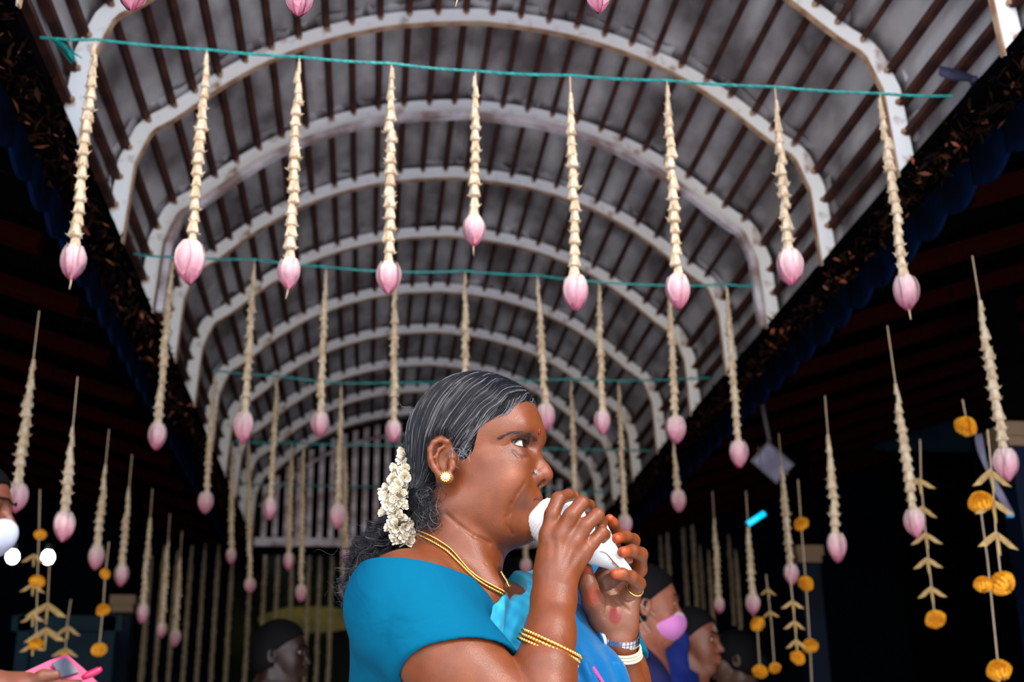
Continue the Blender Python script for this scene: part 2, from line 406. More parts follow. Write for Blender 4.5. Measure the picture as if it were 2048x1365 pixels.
# row 0: only the bud tips reach into the frame
for i, (x, by, w) in enumerate([(267,-16,66),(598,0,58),(916,-34,52),(1197,-6,56)]):
    k = ['plump pink lotus bud poking into the top left corner of the picture', 'deep red pointed lotus bud at the top edge, left of centre', 'dark wilted lotus bud barely showing at the top edge centre', 'closed wine-red lotus bud with creased tip at top edge right of centre'][i]
    garland(x+(x-925)*-.075, by-640, x, by, 1.46, w, k, 'lotus buds hanging at the top edge', petals=True, wilt=i in (2,))
R1 = [(192,80,145,530,50,'wilted ragged lotus bud on the garland nearest the left eave, frontmost green rope',1,0),
 (414,100,380,530,62,'fat pale pink lotus bud, second garland from left on front green rope',0,0),
 (599,115,578,552,46,'small round lotus bud with dark style, third garland from left on front rope',1,0),
 (783,128,777,560,47,'smooth pointed pale lotus bud, fourth garland from left on front green rope',0,0),
 (951,143,948,466,44,'shortest garland of the front green rope, ragged peach and pink lotus bud',1,0),
 (1140,152,1151,590,51,'garland with uneven tufted florets, sixth from left on the front green rope',0,.045),
 (1334,162,1356,588,50,'garland above right of the woman, seventh from left on front green rope',0,0),
 (1550,175,1580,540,52,'smooth cream-topped lotus bud against the roof, second from right on front rope',0,.035),
 (1760,188,1813,590,50,'grey-patched lotus bud below the right eave, rightmost on the front green rope',1,0)]
for (tx, ty, bx, by, w, lb, wl, th) in R1: garland(tx, ty, bx, by, 2.54, w, lb, 'garlands on the front green rope', petals=True, wilt=wl, thread=th)
R2 = [(345,515,314,877,38),(509,520,488,858,42),(652,535,640,855,38),(790,545,787,868,34),(930,543,932,860,36),(1075,552,1092,838,38),(1197,565,1205,848,34),(1338,572,1352,866,42),(1452,570,1478,912,38)]
P2 = ['leftmost on the second green rope, hanging over the left eave edge','second from left on the second green rope, over the left arch feet','third from left on the second green rope, plump pointed bud','fourth on second green rope, dark-streaked pink bud just left of the woman','on the second green rope straight above the woman, bud hidden by her head','on the second green rope, bud peeking out beside her forehead','seventh on the second green rope, vivid magenta bud right of her face','second from right on the second rope, rounded dusty pink bud','rightmost on the second green rope, bud dark against the right veranda']
for (tx, ty, bx, by, w), lb in zip(R2, P2): garland(tx, ty, bx, by, 3.72, w, 'garland '+lb, 'garlands on the second green rope')
R3 = [(430,745,411,1010,32),(555,755,540,1020,29),(683,770,675,1035,33),(1142,762,1152,1040,30),(1237,765,1250,1055,30),(1347,880,1357,1007,32)]
P3 = ['with pink bud over the dark left eave','before the far arches left, long slim pink bud','with round pink bud in front of the slatted gable','with its bud hidden behind the raised hand','with pale bud just above the fingers holding the shell','under the dusty pink bud of the rope before, small pink bud']
for (tx, ty, bx, by, w), lb in zip(R3, P3): g3 = garland(tx, ty, bx, by, 4.80, w, 'third-rope garland '+lb, 'garlands on the third green rope')
g3L = at(1347,880,4.8)[2]-g3.location.z; hangup(g3, 0, 0, g3L-.02, top=at(1347,757,4.8)[2])
R4 = [(466,885,462,1115,21,6.0,'far garland with tiny bud under the lower left end of the vault'),
 (497,885,500,1176,23,6.0,'far garland with tiny bud below the white bar, leftmost pair'),
 (584,887,578,1125,23,6.0,'far garland with bud on the white bar of the slatted gable'),
 (607,888,602,1190,24,6.0,'far garland with bud above the dull yellow painted oval'),
 (690,889,692,1115,23,6.0,'far garland whose bud hangs behind the curly ponytail'),
 (684,971,687,1185,20,7.0,'far garland with red-tinged bud low behind the ponytail'),
 (1045,897,1053,1138,24,6.0,'far garland seen between her throat and forearm, pale pink bud')]
for tx, ty, bx, by, w, Y, lb in R4: garland(tx, ty, bx, by, Y, w, lb, 'small garlands at the far end', st=1.1)
SIDE = [(78,625,33,1000,41,3.5,'garland in the dark left veranda, leftmost, with peach bud'),
 (155,757,127,1057,42,3.5,'second garland from left in the dark veranda, dusky mauve bud with straw'),
 (218,862,192,1120,33,4.4,'third garland from left in the dark veranda, elongated pink bud'),
 (264,912,242,1156,30,4.9,'fourth garland from left in the dark veranda, small mauve bud'),
 (305,980,285,1230,26,5.4,'fifth garland from left in the dark veranda, dim small bud'),
 (340,1030,323,1265,22,6.0,'dim garland with tiny bud, left one of the close pair low on the left'),
 (364,1065,350,1279,22,6.2,'dim garland with tiny bud, right one of the close pair low on the left'),
 (1945,515,2013,934,46,2.9,'long garland at the right picture edge, bright pink bud'),
 (1775,655,1831,1051,40,3.3,'long-threaded garland in the right veranda, pale bud over palm chevrons'),
 (1650,795,1674,1097,38,3.7,'garland alone in the dark right veranda, rounded pink bud'),
 (1557,870,1583,1154,31,4.5,'garland below the grey floodlight, elongated pink bud'),
 (1492,985,1506,1214,30,4.8,'garland beside the cyan tube, pink bud above a marigold'),
 (1425,985,1439,1215,22,5.6,'slim garland right of the masked woman, tiny vivid pink bud')]
for i, (tx, ty, bx, by, w, Y, lb) in enumerate(SIDE): garland(tx, ty, bx, by, Y, w, lb, 'garlands hung from the side verandas', petals=w > 39, thread=.14 if i in (0,1) else (.17 if i == 8 else .12), st=1.15, deck=True)
# the curtain of plain strings at the back
BACKX = [(287,1250),(300,1130),(326,1110),(352,1120),(381,1110),(408,1105),(436,1100),(463,1125),(497,1190),(530,1110),(556,1110),(583,1135),(618,1105),(640,1110),(664,1105),(1322,1080),(1336,1075),(1366,1030),(1386,1050),(1402,1110),(1420,1120),(1460,1090),(1474,1120)]
for bi, (x, y) in enumerate(BACKX):
    Y = (8.6 if x < 800 else 8.3)+(.13 if bi % 2 else 0)
    T = at(x+(925-x)*.006, y-20, Y); zb = at(x, 1400 if x < 900 else random.choice([1250,1300,1340]), Y)[2]
    root = empty('plain_flower_string', tuple(T)); tag(root, 'plain dim jasmine string of the '+('far curtain left of the woman, ' if x < 800 else 'far curtain right of her hands, ')+(ORD+['thirteenth','fourteenth','fifteenth'])[bi if x < 800 else bi-15]+' from left', 'garland', 'curtain strings left' if x < 800 else 'curtain strings right')
    obj('jasmine_string', floret_string(T[2]-zb, 1.25, int(x)), MT['cream_shaded'], root); hangup(root, top=3.55+.01 if abs(T[0]-.3) < 2.7 else None)
# ropes
def rope(name, px, Y, label, r=.0032):
    P = [at(x, y, Y) for x, y in px]; Q = []
    for i in range(len(P)-1):
        for k in range(4): t = k/4; Q.append(P[i]*(1-t)+P[i+1]*t+np.array([0,0,-.003*math.sin(PI*t)]))
    Q.append(P[-1]); Q = np.array(Q); root = empty(name, tuple(Q[0])); tag(root, label, 'rope', 'green ropes across the vault')
    for s_ in range(3):
        b = MB(); pts = []
        for i in range(len(Q)*6-5):
            t = i/6; k = min(int(t), len(Q)-2); p = Q[k]*(1-(t-k))+Q[k+1]*(t-k); a = i*1.1+s_*2*PI/3
            pts.append(p+np.array([0, math.cos(a), math.sin(a)])*r*.55)
        b.tube(pts, r*.62, 5); obj('strand', rel(root, b), MT['rope'], root)
    return root
def end2(x, y): return (x, y)
r1 = rope('green_rope', [(80,75)]+[(g[0], g[1]-1) for g in R1]+[(1905,192)], 2.54, 'bright green rope nearest the camera, carrying nine flower garlands')
b = MB()
for k in range(16):
    o = np.array([random.gauss(0,.004), random.gauss(0,.004), random.gauss(0,.003)]); b.tube([at(104,78,2.54)+o*.2, at(128,92,2.54)+o, at(150+random.uniform(-4,5),118+random.uniform(-6,2),2.54)+o*1.6], .0013, 3)
obj('frayed_end', rel(r1, b), MT['rope'], r1)
rope('green_rope', [(268,508)]+[(g[0], g[1]-1) for g in R2]+[(1508,572)], 3.72, 'green rope second from the camera, running just above the woman', .0034)
rope('green_rope', [(425,741)]+[(g[0], g[1]-3) for g in R3[:-1]]+[(1420,756)], 4.80, 'third green rope, passing behind the crown of her head', .0036)
rope('green_rope', [(463,884),(584,886),(690,889),(1045,896),(1300,902)], 6.0, 'dim fourth green rope across the far arches', .0042)
rope('green_rope', [(480,968),(650,972),(1280,985)], 7.0, 'faint fifth green rope in front of the slatted gable', .0045)
# marigold and palm-leaf hangings
b = MB()
for lay, (rr, zz, n) in enumerate([(.030,-.004,16),(.028,.003,15),(.024,.009,13),(.019,.014,11),(.013,.018,8),(.006,.020,5)]):
    for q in range(n):
        a = 2*PI*q/n+lay*.37; c, s_ = math.cos(a), math.sin(a); w = .0055; r0 = rr*.5
        b.add([(r0*c, r0*s_, zz-.004), (rr*c-w*s_, rr*s_+w*c, zz-.002), ((rr+.003)*c, (rr+.003)*s_, zz+.002), (rr*c+w*s_, rr*s_-w*c, zz-.002), (rr*.8*c, rr*.8*s_, zz+.006)], [(0,1,2,3),(1,4,2),(4,3,2),(0,4,1),(0,3,4)])
for lay, (rr, zz, n) in enumerate([(.0295,-.010,15),(.026,-.016,13),(.019,-.021,10)]):
    for q in range(n):
        a = 2*PI*q/n+lay*.5; c, s_ = math.cos(a), math.sin(a); w = .0055; r0 = rr*.4
        b.add([(r0*c, r0*s_, zz), (rr*c-w*s_, rr*s_+w*c, zz), ((rr+.003)*c, (rr+.003)*s_, zz+.004), (rr*c+w*s_, rr*s_-w*c, zz), (rr*.8*c, rr*.8*s_, zz-.006)], [(0,1,2,3),(1,4,2),(4,3,2),(0,4,1),(0,3,4)])
b.lathe([(.004,-.020),(.014,-.016),(.022,-.006),(.022,.006),(.010,.015)], n=10)
MARI = b.mesh('marigold', MT['marigold'])
def chev(b, p, s):
    for sg in (-1, 1):
        a = np.array([0,0,0.]); e = np.array([sg*s, .25*s*random.uniform(-1,1), -s*.62*random.uniform(.8,1.1)])
        w = np.array([0,.0,.008])*s/.05
        P_ = np.array(p); b.add([P_+w, P_-w*.8, P_+e*.55-w*1.3, P_+e, P_+e*.5+w*.9, P_+np.array([0,.006,0]), P_+e*.55+np.array([0,.008,0])], [(0,1,2,4),(4,2,3),(0,4,6,5),(5,6,2,1),(6,4,3),(2,6,3)])
def hanging(Y, stem, chevs, maris, label, cs=.05, group='marigold and palm-leaf hangings'):
    T = at(*stem[0], Y); root = empty('marigold_hanging', tuple(T)); tag(root, label, 'garland', group)
    b = MB(); b.tube([at(*p, Y) for p in stem], .0022, 5); obj('string', rel(root, b), MT['thread'], root)
    for (x, y) in chevs:
        b = MB(); p = at(x, y, Y); chev(b, (0,0,0), cs)
        e = b; q = np.array(p)
        t2 = MB(); t2.v = b.v; t2.f = b.f; t2.tube([(0,0,.004), (.002,0,-cs*.9)], [.006, .003], 5)
        obj('palm_leaf_chevron', t2, MT['palm'], root, loc=tuple(q-T))
    hangup(root)
    for (x, y, r) in maris:
        p = at(x, y, Y); d = np.array([p[0], p[1], p[2]-CAMH]); z = -(np.array([CX[2], CY[2], CZ[2]])@d)
        o = link('marigold', MARI, root, tuple(p-T), (random.uniform(-.4,.4)+.5, random.uniform(-.3,.3), random.uniform(0,6))); o.scale = (r*z/FPX/.030,)*3
hanging(3.75, [(1840,880),(1842,965),(1852,1075),(1870,1238)], [(1838,962),(1845,1017),(1851,1070),(1854,1120),(1862,1178)], [(1870,1238,20)], 'five palm-leaf chevrons ending in one marigold, right veranda', .048)
hanging(3.12, [(1975,860),(1985,960),(1992,1070),(2003,1165)], [(1981,945),(1985,1005),(1993,1070)], [(1960,1003,24),(1966,1168,18),(2003,1166,25)], 'wide palm chevrons with three large marigolds at the right edge', .060)
hanging(3.28, [(1960,1010),(1975,1120),(1997,1340),(2000,1400)], [], [(1997,1340,24)], 'long bare string with one marigold in the bottom right corner', .03)
hanging(4.6, [(1596,960),(1602,1048),(1612,1168),(1620,1292),(1625,1400)], [], [(1602,1048,15),(1612,1167,16),(1620,1292,16)], 'string of three spaced marigolds before the blue right pillar', .04)
hanging(4.25, [(1580,1150),(1585,1200),(1596,1316)], [(1585,1205),(1589,1245),(1592,1283)], [(1596,1316,15)], 'dim palm chevrons under a pink bud, small marigold at the tip', .040)
hanging(4.9, [(1506,1230),(1514,1248),(1520,1343)], [], [(1514,1248,15),(1520,1343,15)], 'two small marigolds one above the other right of seated heads', .03)
hanging(4.9, [(1532,1150),(1543,1250),(1549,1336)], [(1536,1180),(1540,1225)], [(1549,1336,12)], 'thin dim string with a small orange marigold at its foot', .035)
hanging(3.45, [(1925,800),(1935,852)], [], [(1932,852,22)], 'single marigold knot above the pale strip, upper right veranda', .03)
hanging(4.6, [(80,980),(78,1069),(75,1163),(72,1288)], [(68,1112),(66,1170),(66,1232),(66,1290)], [(81,1069,12),(75,1163,15),(72,1288,14)], 'palm chevrons with marigolds at the far left before blue wall', .042)
hanging(4.8, [(218,1085),(211,1148),(206,1220),(198,1299)], [], [(211,1148,11),(206,1220,14),(198,1299,15)], 'three marigolds on one string, lower left', .03)
hanging(5.2, [(142,1200),(134,1250),(130,1320)], [(136,1256),(131,1300)], [(129,1310,8)], 'faint palm-leaf drop above the pink phone wallet', .05)
hanging(4.8, [(100,1110),(95,1215)], [(95,1212),(92,1262)], [], 'faint wide palm chevrons right of the far-left marigolds', .075)
# things in the verandas
def pillar(px0, px1, ytop, Y, label, mt='navy'):
    A = at(px0, ytop, Y); B = at(px1, ytop, Y); w = B[0]-A[0]; cx = (A[0]+B[0])/2; zt = A[2]
    root = empty('pillar', (cx, Y+w/2, 0)); root['kind'] = 'structure'
    b = MB(); b.box((0,0,.15), (w*1.25,w*1.25,.3)); b.box((0,0,zt/2), (w,w,zt)); b.box((0,0,.34), (w*1.12,w*1.12,.05)); obj('shaft', b, MT[mt], root)
    b = MB(); b.box((0,0,zt+.02), (w*1.15,w*1.15,.04)); b.box((0,0,zt+.06), (w*1.35,w*1.35,.05)); obj('capital', b, MT['beige'], root)
    b = MB(); b.box((0,0,zt+.5), (w*.9,w*.9,.85)); obj('upper_post', b, MT['black'], root)
    return root
pillar(1600,1640,1125,6.4,''); pillar(2020,2080,892,4.2,''); pillar(225,262,1225,6.8,'')
# blue posts and panels
b = MB(); A = at(52,1120,6.3); B = at(222,1365,6.3); b.box(((A[0]+B[0])/2, 6.35, .95), (B[0]-A[0], .05, 1.9)); b.box(((A[0]+B[0])/2, 6.31, 1.86), (B[0]-A[0]+.06, .04, .07)); b.box((A[0]+.03, 6.31, .95), (.06,.04,1.9)); b.box((B[0]-.03, 6.31, .95), (.06,.04,1.9))
obj('door_1', b, MT['teal'], kind='structure')
b = MB(); A = at(1745,900,7.6); B = at(1925,770,7.6); b.add([(A[0],7.6,A[2]),(B[0],7.6,A[2]),(B[0],7.6,B[2]),(B[0]-.22,7.6,B[2]),(A[0],7.64,A[2]),(B[0],7.64,A[2]),(B[0],7.64,B[2]),(B[0]-.22,7.64,B[2])], [(0,1,2,3),(7,6,5,4),(0,3,7,4),(3,2,6,7),(1,5,6,2),(0,4,5,1)])
obj('trim_1', b, MT['teal'], kind='structure')
b = MB(); A = at(1835,1200,7.2); B = at(1905,1365,7.2); b.box(((A[0]+B[0])/2, 7.25, .8), (B[0]-A[0], .05, 1.6)); obj('door_2', b, MT['teal'], kind='structure')
# floodlight
c = at(1545,925,4.6); root = empty('floodlight', tuple(c)); tag(root, 'tilted grey floodlight under the right veranda roof', 'lamp')
R = np.array(Matrix.Rotation(.75, 3, 'Y')@Matrix.Rotation(.5, 3, 'X'))
b = MB(); b.box((0,0,0), (.13,.05,.10), R); b.box(R@np.array([0,.04,0]), (.08,.04,.06), R); obj('housing', b, MT['grey_metal'], root)
b = MB(); b.box(R@np.array([0,-.027,0]), (.112,.006,.082), R); obj('glass_face', b, MT['pale_cloth'], root)
b = MB(); b.tube([R@np.array([-.07,0,0]), R@np.array([-.075,.07,0]), R@np.array([.075,.07,0]), R@np.array([.07,0,0])], .005, 6); b.tube([R@np.array([0,.07,0]), (0,.1,.35)], .008, 6); obj('bracket', b, MT['grey_metal'], root)
hangup(root, 0, .1, .3)
# pale strip with blue foot
A = at(1938,868,3.6); B = at(1976,1050,3.6); root = empty('paper_banner', ((A[0]+B[0])/2, 3.6, A[2])); tag(root, 'narrow pale lavender paper strip with blue lower edge, right veranda', 'banner')
h = A[2]-B[2]; w = B[0]-A[0]
b = MB(); vs = [(-w/2+w*i/4+.07*(j/12)**2+.018, .006*math.sin(j*.8+i), -h*.86*j/12) for j in range(13) for i in range(5)]; b.add(vs, [(j*5+i, j*5+i+1, (j+1)*5+i+1, (j+1)*5+i) for j in range(12) for i in range(4)]); o = obj('strip', b, MT['pale_cloth'], root, True); o.modifiers.new('s', 'SOLIDIFY').thickness = .002
b = MB(); b.box((.083,0,-h*.89), (w,.006,h*.06)); obj('blue_edge', b, mat('sky_blue', (.02,.22,.45), .6), root)
b = MB(); hangup(root)
# cyan tube
c = at(1513,1038,4.5); root = empty('cyan_tube_light', tuple(c)); tag(root, 'small slanting bright cyan tube in front of right veranda', 'light')
b = MB(); p = at(1529,1027,4.5)-c; q = at(1494,1050,4.5)-c; b.tube([q, q*.96, p*.96, p], [.008,.0115,.0115,.008], 10); obj('glowing_tube', b, MT['cyan'], root, True)
b = MB(); b.tube([p, p*1.08], [.0118,.008], 10); b.tube([q*1.12, q], [.008,.0118], 10); obj('end_cap', b, MT['grey_metal'], root); hangup(root, *p)
for i, (x, y, lb) in enumerate([(25,1115,'round white lamp at the left edge beside the mask'), (96,1116,'round white lamp above blue door, right one of two')]):
    c = at(x, y, 7.0); root = empty('bulb_lamp', tuple(c)); tag(root, lb, 'lamp')
    b = MB(); b.lathe([(.006,-.034),(.022,-.027),(.033,-.005),(.030,.018),(.016,.036)], n=14); obj('bulb', b, MT['lamp'], root, True)
    b = MB(); b.lathe([(.016,.034),(.018,.045),(.014,.07)], n=10); obj('socket', b, MT['grey_metal'], root)
    b = MB(); hangup(root, 0, 0, .06)
# yellow painted oval on the backdrop
c = at(622,1240,9.21); root = empty('yellow_oval_board', tuple(c)); tag(root, 'dull yellow oval board on the dark green backdrop', 'board')
b = MB(); n = 28; vs = [(.36*math.cos(2*PI*k/n)*(1+.06*math.sin(5*k)), y, .095*math.sin(2*PI*k/n)) for y in (0,.03) for k in range(n)]; b.add(vs, [tuple(range(n)), tuple(range(n, 2*n))[::-1]]+[(k, (k+1)%n, n+(k+1)%n, n+k) for k in range(n)]); obj('painted_panel', b, MT['yellow_dull'], root)
b = MB(); b.tube([(.38*math.cos(2*PI*k/n), -.01, .105*math.sin(2*PI*k/n)) for k in range(n+1)], .012, 5); obj('rim', b, MT['green_back'], root)
# dark blue rag tied at the end of the front rope
c = at(1905,165,2.54); root = empty('blue_rag', tuple(c)); tag(root, 'dark blue rag knotted at the right end of front rope', 'cloth')
b = MB(); pts_ = [at(1878,142,2.54), at(1905,150,2.54), at(1935,156,2.54), at(1962,166,2.54), at(1985,150,2.54)]; ws = [.012,.016,.010,.008,.014]
A = [p-c+np.array([.2*w,0,w]) for p, w in zip(pts_, ws)]; B = [p-c-np.array([.2*w,0,w]) for p, w in zip(pts_, ws)]; b.strip(A, B); o = obj('tail', b, MT['bluecloth'], root, True); o.modifiers.new('s', 'SOLIDIFY').thickness = .004
b = MB(); b.lathe([(.003,-.012),(.012,-.007),(.013,.004),(.005,.012)], c=at(1950,162,2.54)-c, n=9); obj('knot', b, MT['bluecloth'], root, True)
# ------------------------------------------------------------------ implicit-surface modeller (bodies and cloth)
def _n(v): v = np.array(v, float); return v/np.linalg.norm(v)
class Prim:
    def __init__(s, f, lo, hi, k=.01, op='u'): s.f = f; s.lo = np.array(lo); s.hi = np.array(hi); s.k = k; s.op = op
def cap(a, b, ra, rb, k=.008, op='u', flat=None):
    a = np.array(a, float); b = np.array(b, float); ba = b-a; L2 = ba@ba+1e-12; m = max(ra, rb)
    if flat is not None: fn = _n(flat[0]); fs = flat[1]
    def f(P):
        q = P-a; h = np.clip(q@ba/L2, 0, 1); d = q-h[:, None]*ba; r = ra+(rb-ra)*h
        if flat is not None:
            c = d@fn; d = d+((1/fs-1)*c)[:, None]*fn; l = np.linalg.norm(d, axis=1); w = np.abs(c)/fs/(l+1e-9)
            return (l-r)*(1-(1-fs)*w*w)
        return np.sqrt((d*d).sum(1))-r
    return Prim(f, np.minimum(a, b)-m, np.maximum(a, b)+m, k, op)
def ell(c, r, R=None, k=.01, op='u'):
    c = np.array(c, float); r = np.array(r, float); m = r.max() if R is not None else r
    def f(P):
        q = P-c
        if R is not None: q = q@R.T
        k0 = np.sqrt(((q/r)**2).sum(1)); k1 = np.sqrt(((q/(r*r))**2).sum(1))
        return np.where(k0 < 1e-6, -r.min(), k0*(k0-1)/(k1+1e-9))
    return Prim(f, c-m, c+m, k, op)
def chain(pts, rs, k=.006, k0=None, flat=None):
    return [cap(pts[i], pts[i+1], rs[i], rs[i+1], (k0 if (i == 0 and k0) else k), flat=flat) for i in range(len(pts)-1)]
def plane(p, n, lo, hi, k=.003):
    "keep the side the normal points away from: intersection with a half space"
    p = np.array(p, float); n = _n(n); return Prim(lambda P: (P-p)@n, lo, hi, k, 'i')
def fold(prims, P, base=None):
    D = np.full(len(P), 1.0) if base is None else base
    for q in prims:
        d = q.f(P); k = q.k
        if q.op == 'u': h = np.maximum(k-np.abs(D-d), 0)/k; D = np.minimum(D, d)-h*h*k/4
        elif q.op == 's': h = np.maximum(k-np.abs(D+d), 0)/k; D = np.maximum(D, -d)+h*h*k/4
        elif q.op == 'i': h = np.maximum(k-np.abs(D-d), 0)/k; D = np.maximum(D, d)+h*h*k/4
        elif q.op == 'w': D = d(D) if callable(d) else D+d
    return D
def sdf_at(prims, P):
    return fold(prims, P)
def grad(fn, P, e=.0008):
    g = np.stack([fn(P+np.array(v)*e)-fn(P-np.array(v)*e) for v in ((1,0,0),(0,1,0),(0,0,1))], 1); return g/(np.linalg.norm(g, axis=1)[:, None]+1e-12)
def surface(prims, h, lo=None, hi=None, nb=20, post=None, relax=1):
    "surface nets on sparse blocks; post(P, D) may change the field"
    add = [q for q in prims if q.op == 'u']
    if lo is None: lo = np.min([q.lo for q in add], 0)-.02; hi = np.max([q.hi for q in add], 0)+.02
    lo = np.array(lo); hi = np.array(hi)
    n = np.ceil((hi-lo)/h).astype(int); nblk = np.ceil(n/nb).astype(int)
    VID = {}; KEYS = []; POS = []; QA = []
    BIG = np.int64(1 << 20)
    ii = np.arange(nb+2)
    G = np.stack(np.meshgrid(ii, ii, ii, indexing='ij'), -1)  # corners
    m = nb+2
    for bx in range(nblk[0]):
        for by in range(nblk[1]):
            for bz in range(nblk[2]):
                o = np.array([bx, by, bz])*nb; a = lo+o*h; b = a+(nb+1)*h; c = (a+b)/2
                act = [q for q in prims if q.op in 'iw' or np.all(q.hi+2*q.k+.006 >= a) and np.all(q.lo-2*q.k-.006 <= b)]
                if not any(q.op == 'u' for q in act): continue
                rad = np.linalg.norm(b-a)/2
                # quick reject on a coarse lattice
                cg = np.stack(np.meshgrid(*[np.linspace(a[t], b[t], 4) for t in range(3)], indexing='ij'), -1).reshape(-1, 3)
                dq = fold(act, cg); 
                if post is not None: dq = post(cg, dq)
                if np.abs(dq).min() > .45*rad+.004: continue
                P = (a+G.reshape(-1, 3)*h); D = fold(act, P)
                if post is not None: D = post(P, D)
                D = D.reshape(m, m, m); ins = D < 0
                if ins.all() or not ins.any(): continue
                acc = np.zeros((m-1, m-1, m-1, 3)); cnt = np.zeros((m-1, m-1, m-1))
                edges = {}
                for ax in range(3):
                    sl0 = [slice(None)]*3; sl1 = [slice(None)]*3; sl0[ax] = slice(0, m-1); sl1[ax] = slice(1, m)
                    d0 = D[tuple(sl0)]; d1 = D[tuple(sl1)]; cr = (d0 < 0) != (d1 < 0)
                    t = np.where(cr, d0/(d0-d1+1e-15), 0); edges[ax] = (cr, d0)
                    ot = [q for q in range(3) if q != ax]
                    for u in (0, 1):
                        for v in (0, 1):
                            s3 = [slice(None)]*3; s3[ot[0]] = slice(u, u+m-1); s3[ot[1]] = slice(v, v+m-1)
                            cc = cr[tuple(s3)]; tt = t[tuple(s3)]
                            cnt += cc
                            acc[..., ax] += tt*cc; acc[..., ot[0]] += u*cc; acc[..., ot[1]] += v*cc
                has = cnt > 0; idx = np.argwhere(has); pos = a+(idx+acc[has]/cnt[has][:, None])*h
                gi = idx+o; key = (gi[:, 0].astype(np.int64)*BIG+gi[:, 1])*BIG+gi[:, 2]
                KEYS.append(key); POS.append(pos)
                for ax in range(3):
                    cr, d0 = edges[ax]; e = np.argwhere(cr)
                    ot = [(ax+1) % 3, (ax+2) % 3]
                    okm = (e[:, ot[0]] >= 1) & (e[:, ot[1]] >= 1) & (e[:, ot[0]] <= nb) & (e[:, ot[1]] <= nb) & (e[:, ax] < nb)
                    e = e[okm]; 
                    if not len(e): continue
                    sgn = d0[e[:, 0], e[:, 1], e[:, 2]] < 0; e = e+o
                    u = np.zeros(3, int); v = np.zeros(3, int); u[ot[0]] = 1; v[ot[1]] = 1
                    q = [e-u-v, e-v, e, e-u]
                    ks = np.stack([(w[:, 0].astype(np.int64)*BIG+w[:, 1])*BIG+w[:, 2] for w in q], 1)
                    ks[~sgn] = ks[~sgn][:, ::-1]; QA.append(ks)
    keys = np.concatenate(KEYS); pos = np.concatenate(POS); uk, fi = np.unique(keys, return_index=True); V = pos[fi]
    F = np.concatenate(QA); F = np.unique(F, axis=0) if False else F
    I = np.searchsorted(uk, F); I = np.clip(I, 0, len(uk)-1); good = (uk[I] == F).all(1); I = I[good]
    for _ in range(relax):                                            # one gentle smoothing, keeps the volume
        s = np.zeros_like(V); c = np.zeros(len(V))
        for k in range(4):
            a_, b_ = I[:, k], I[:, (k+1) % 4]
            for t in range(3): s[:, t] += np.bincount(a_, V[b_, t], len(V))+np.bincount(b_, V[a_, t], len(V))
            c += np.bincount(a_, minlength=len(V))+np.bincount(b_, minlength=len(V))
        V = V+.5*(s/np.maximum(c, 1)[:, None]-V)
    return V, I
def quads(name, V, I, m, col=None, smooth=True):
    me = bpy.data.meshes.new(name); me.vertices.add(len(V)); me.vertices.foreach_set('co', V.astype(np.float32).ravel())
    me.loops.add(len(I)*4); me.loops.foreach_set('vertex_index', I.astype(np.int32).ravel())
    me.polygons.add(len(I)); me.polygons.foreach_set('loop_start', np.arange(0, len(I)*4, 4, dtype=np.int32)); me.polygons.foreach_set('loop_total', np.full(len(I), 4, np.int32))
    me.update(calc_edges=True); me.validate(); me.materials.append(m)
    if smooth: me.shade_smooth()
    if col is not None:
        ca = me.color_attributes.new('Col', 'FLOAT_COLOR', 'POINT'); ca.data.foreach_set('color', np.c_[col, np.ones(len(V))].ravel().astype(np.float32))
    return me
def tubes(name, paths, radii, m, cols=None, n=3):
    "many thin strands in one mesh: paths is a list of (k,3) arrays"
    VS = []; FS = []; CS = []; o = 0
    ang = np.arange(n)*2*PI/n
    for i, P in enumerate(paths):
        k = len(P); t = np.gradient(P, axis=0); t /= np.linalg.norm(t, axis=1)[:, None]+1e-12
        a = np.cross(t, np.array([.31, .57, .76])); a /= np.linalg.norm(a, axis=1)[:, None]+1e-12; w = np.cross(t, a)
        r = radii[i] if np.ndim(radii[i]) else np.full(k, radii[i])*np.minimum(1, (k-np.arange(k))/(k*.25)+.15)
        v = P[:, None]+r[:, None, None]*(np.cos(ang)[None, :, None]*a[:, None]+np.sin(ang)[None, :, None]*w[:, None]); VS.append(v.reshape(-1, 3))
        b = o+np.arange(k-1)[:, None]*n; q = np.arange(n)[None, :]; q2 = (q+1) % n
        FS.append(np.stack([b+q, b+q2, b+n+q2, b+n+q], -1).reshape(-1, 4)); o += k*n
        if cols is not None: CS.append(np.repeat(np.array(cols[i])[None], k*n, 0))
    return quads(name, np.concatenate(VS), np.concatenate(FS), m, np.concatenate(CS) if cols is not None else None)
def frame_R(x, y, z): return np.array([_n(x), _n(y), _n(z)])       # rows are the axes: q_local = R (p-c)
def scol(V, base, spots):
    "vertex colours: base colour and soft-edged spots (centre, radius, colour, strength)"
    C = np.repeat(np.array(base)[None], len(V), 0).astype(float)
    for c, r, col, st in spots:
        c = np.array(c); d = np.linalg.norm((V-c)/np.array(r), axis=1); w = np.clip((1.15-d)/.35, 0, 1)*st; C = C*(1-w[:, None])+np.array(col)*w[:, None]
    return C
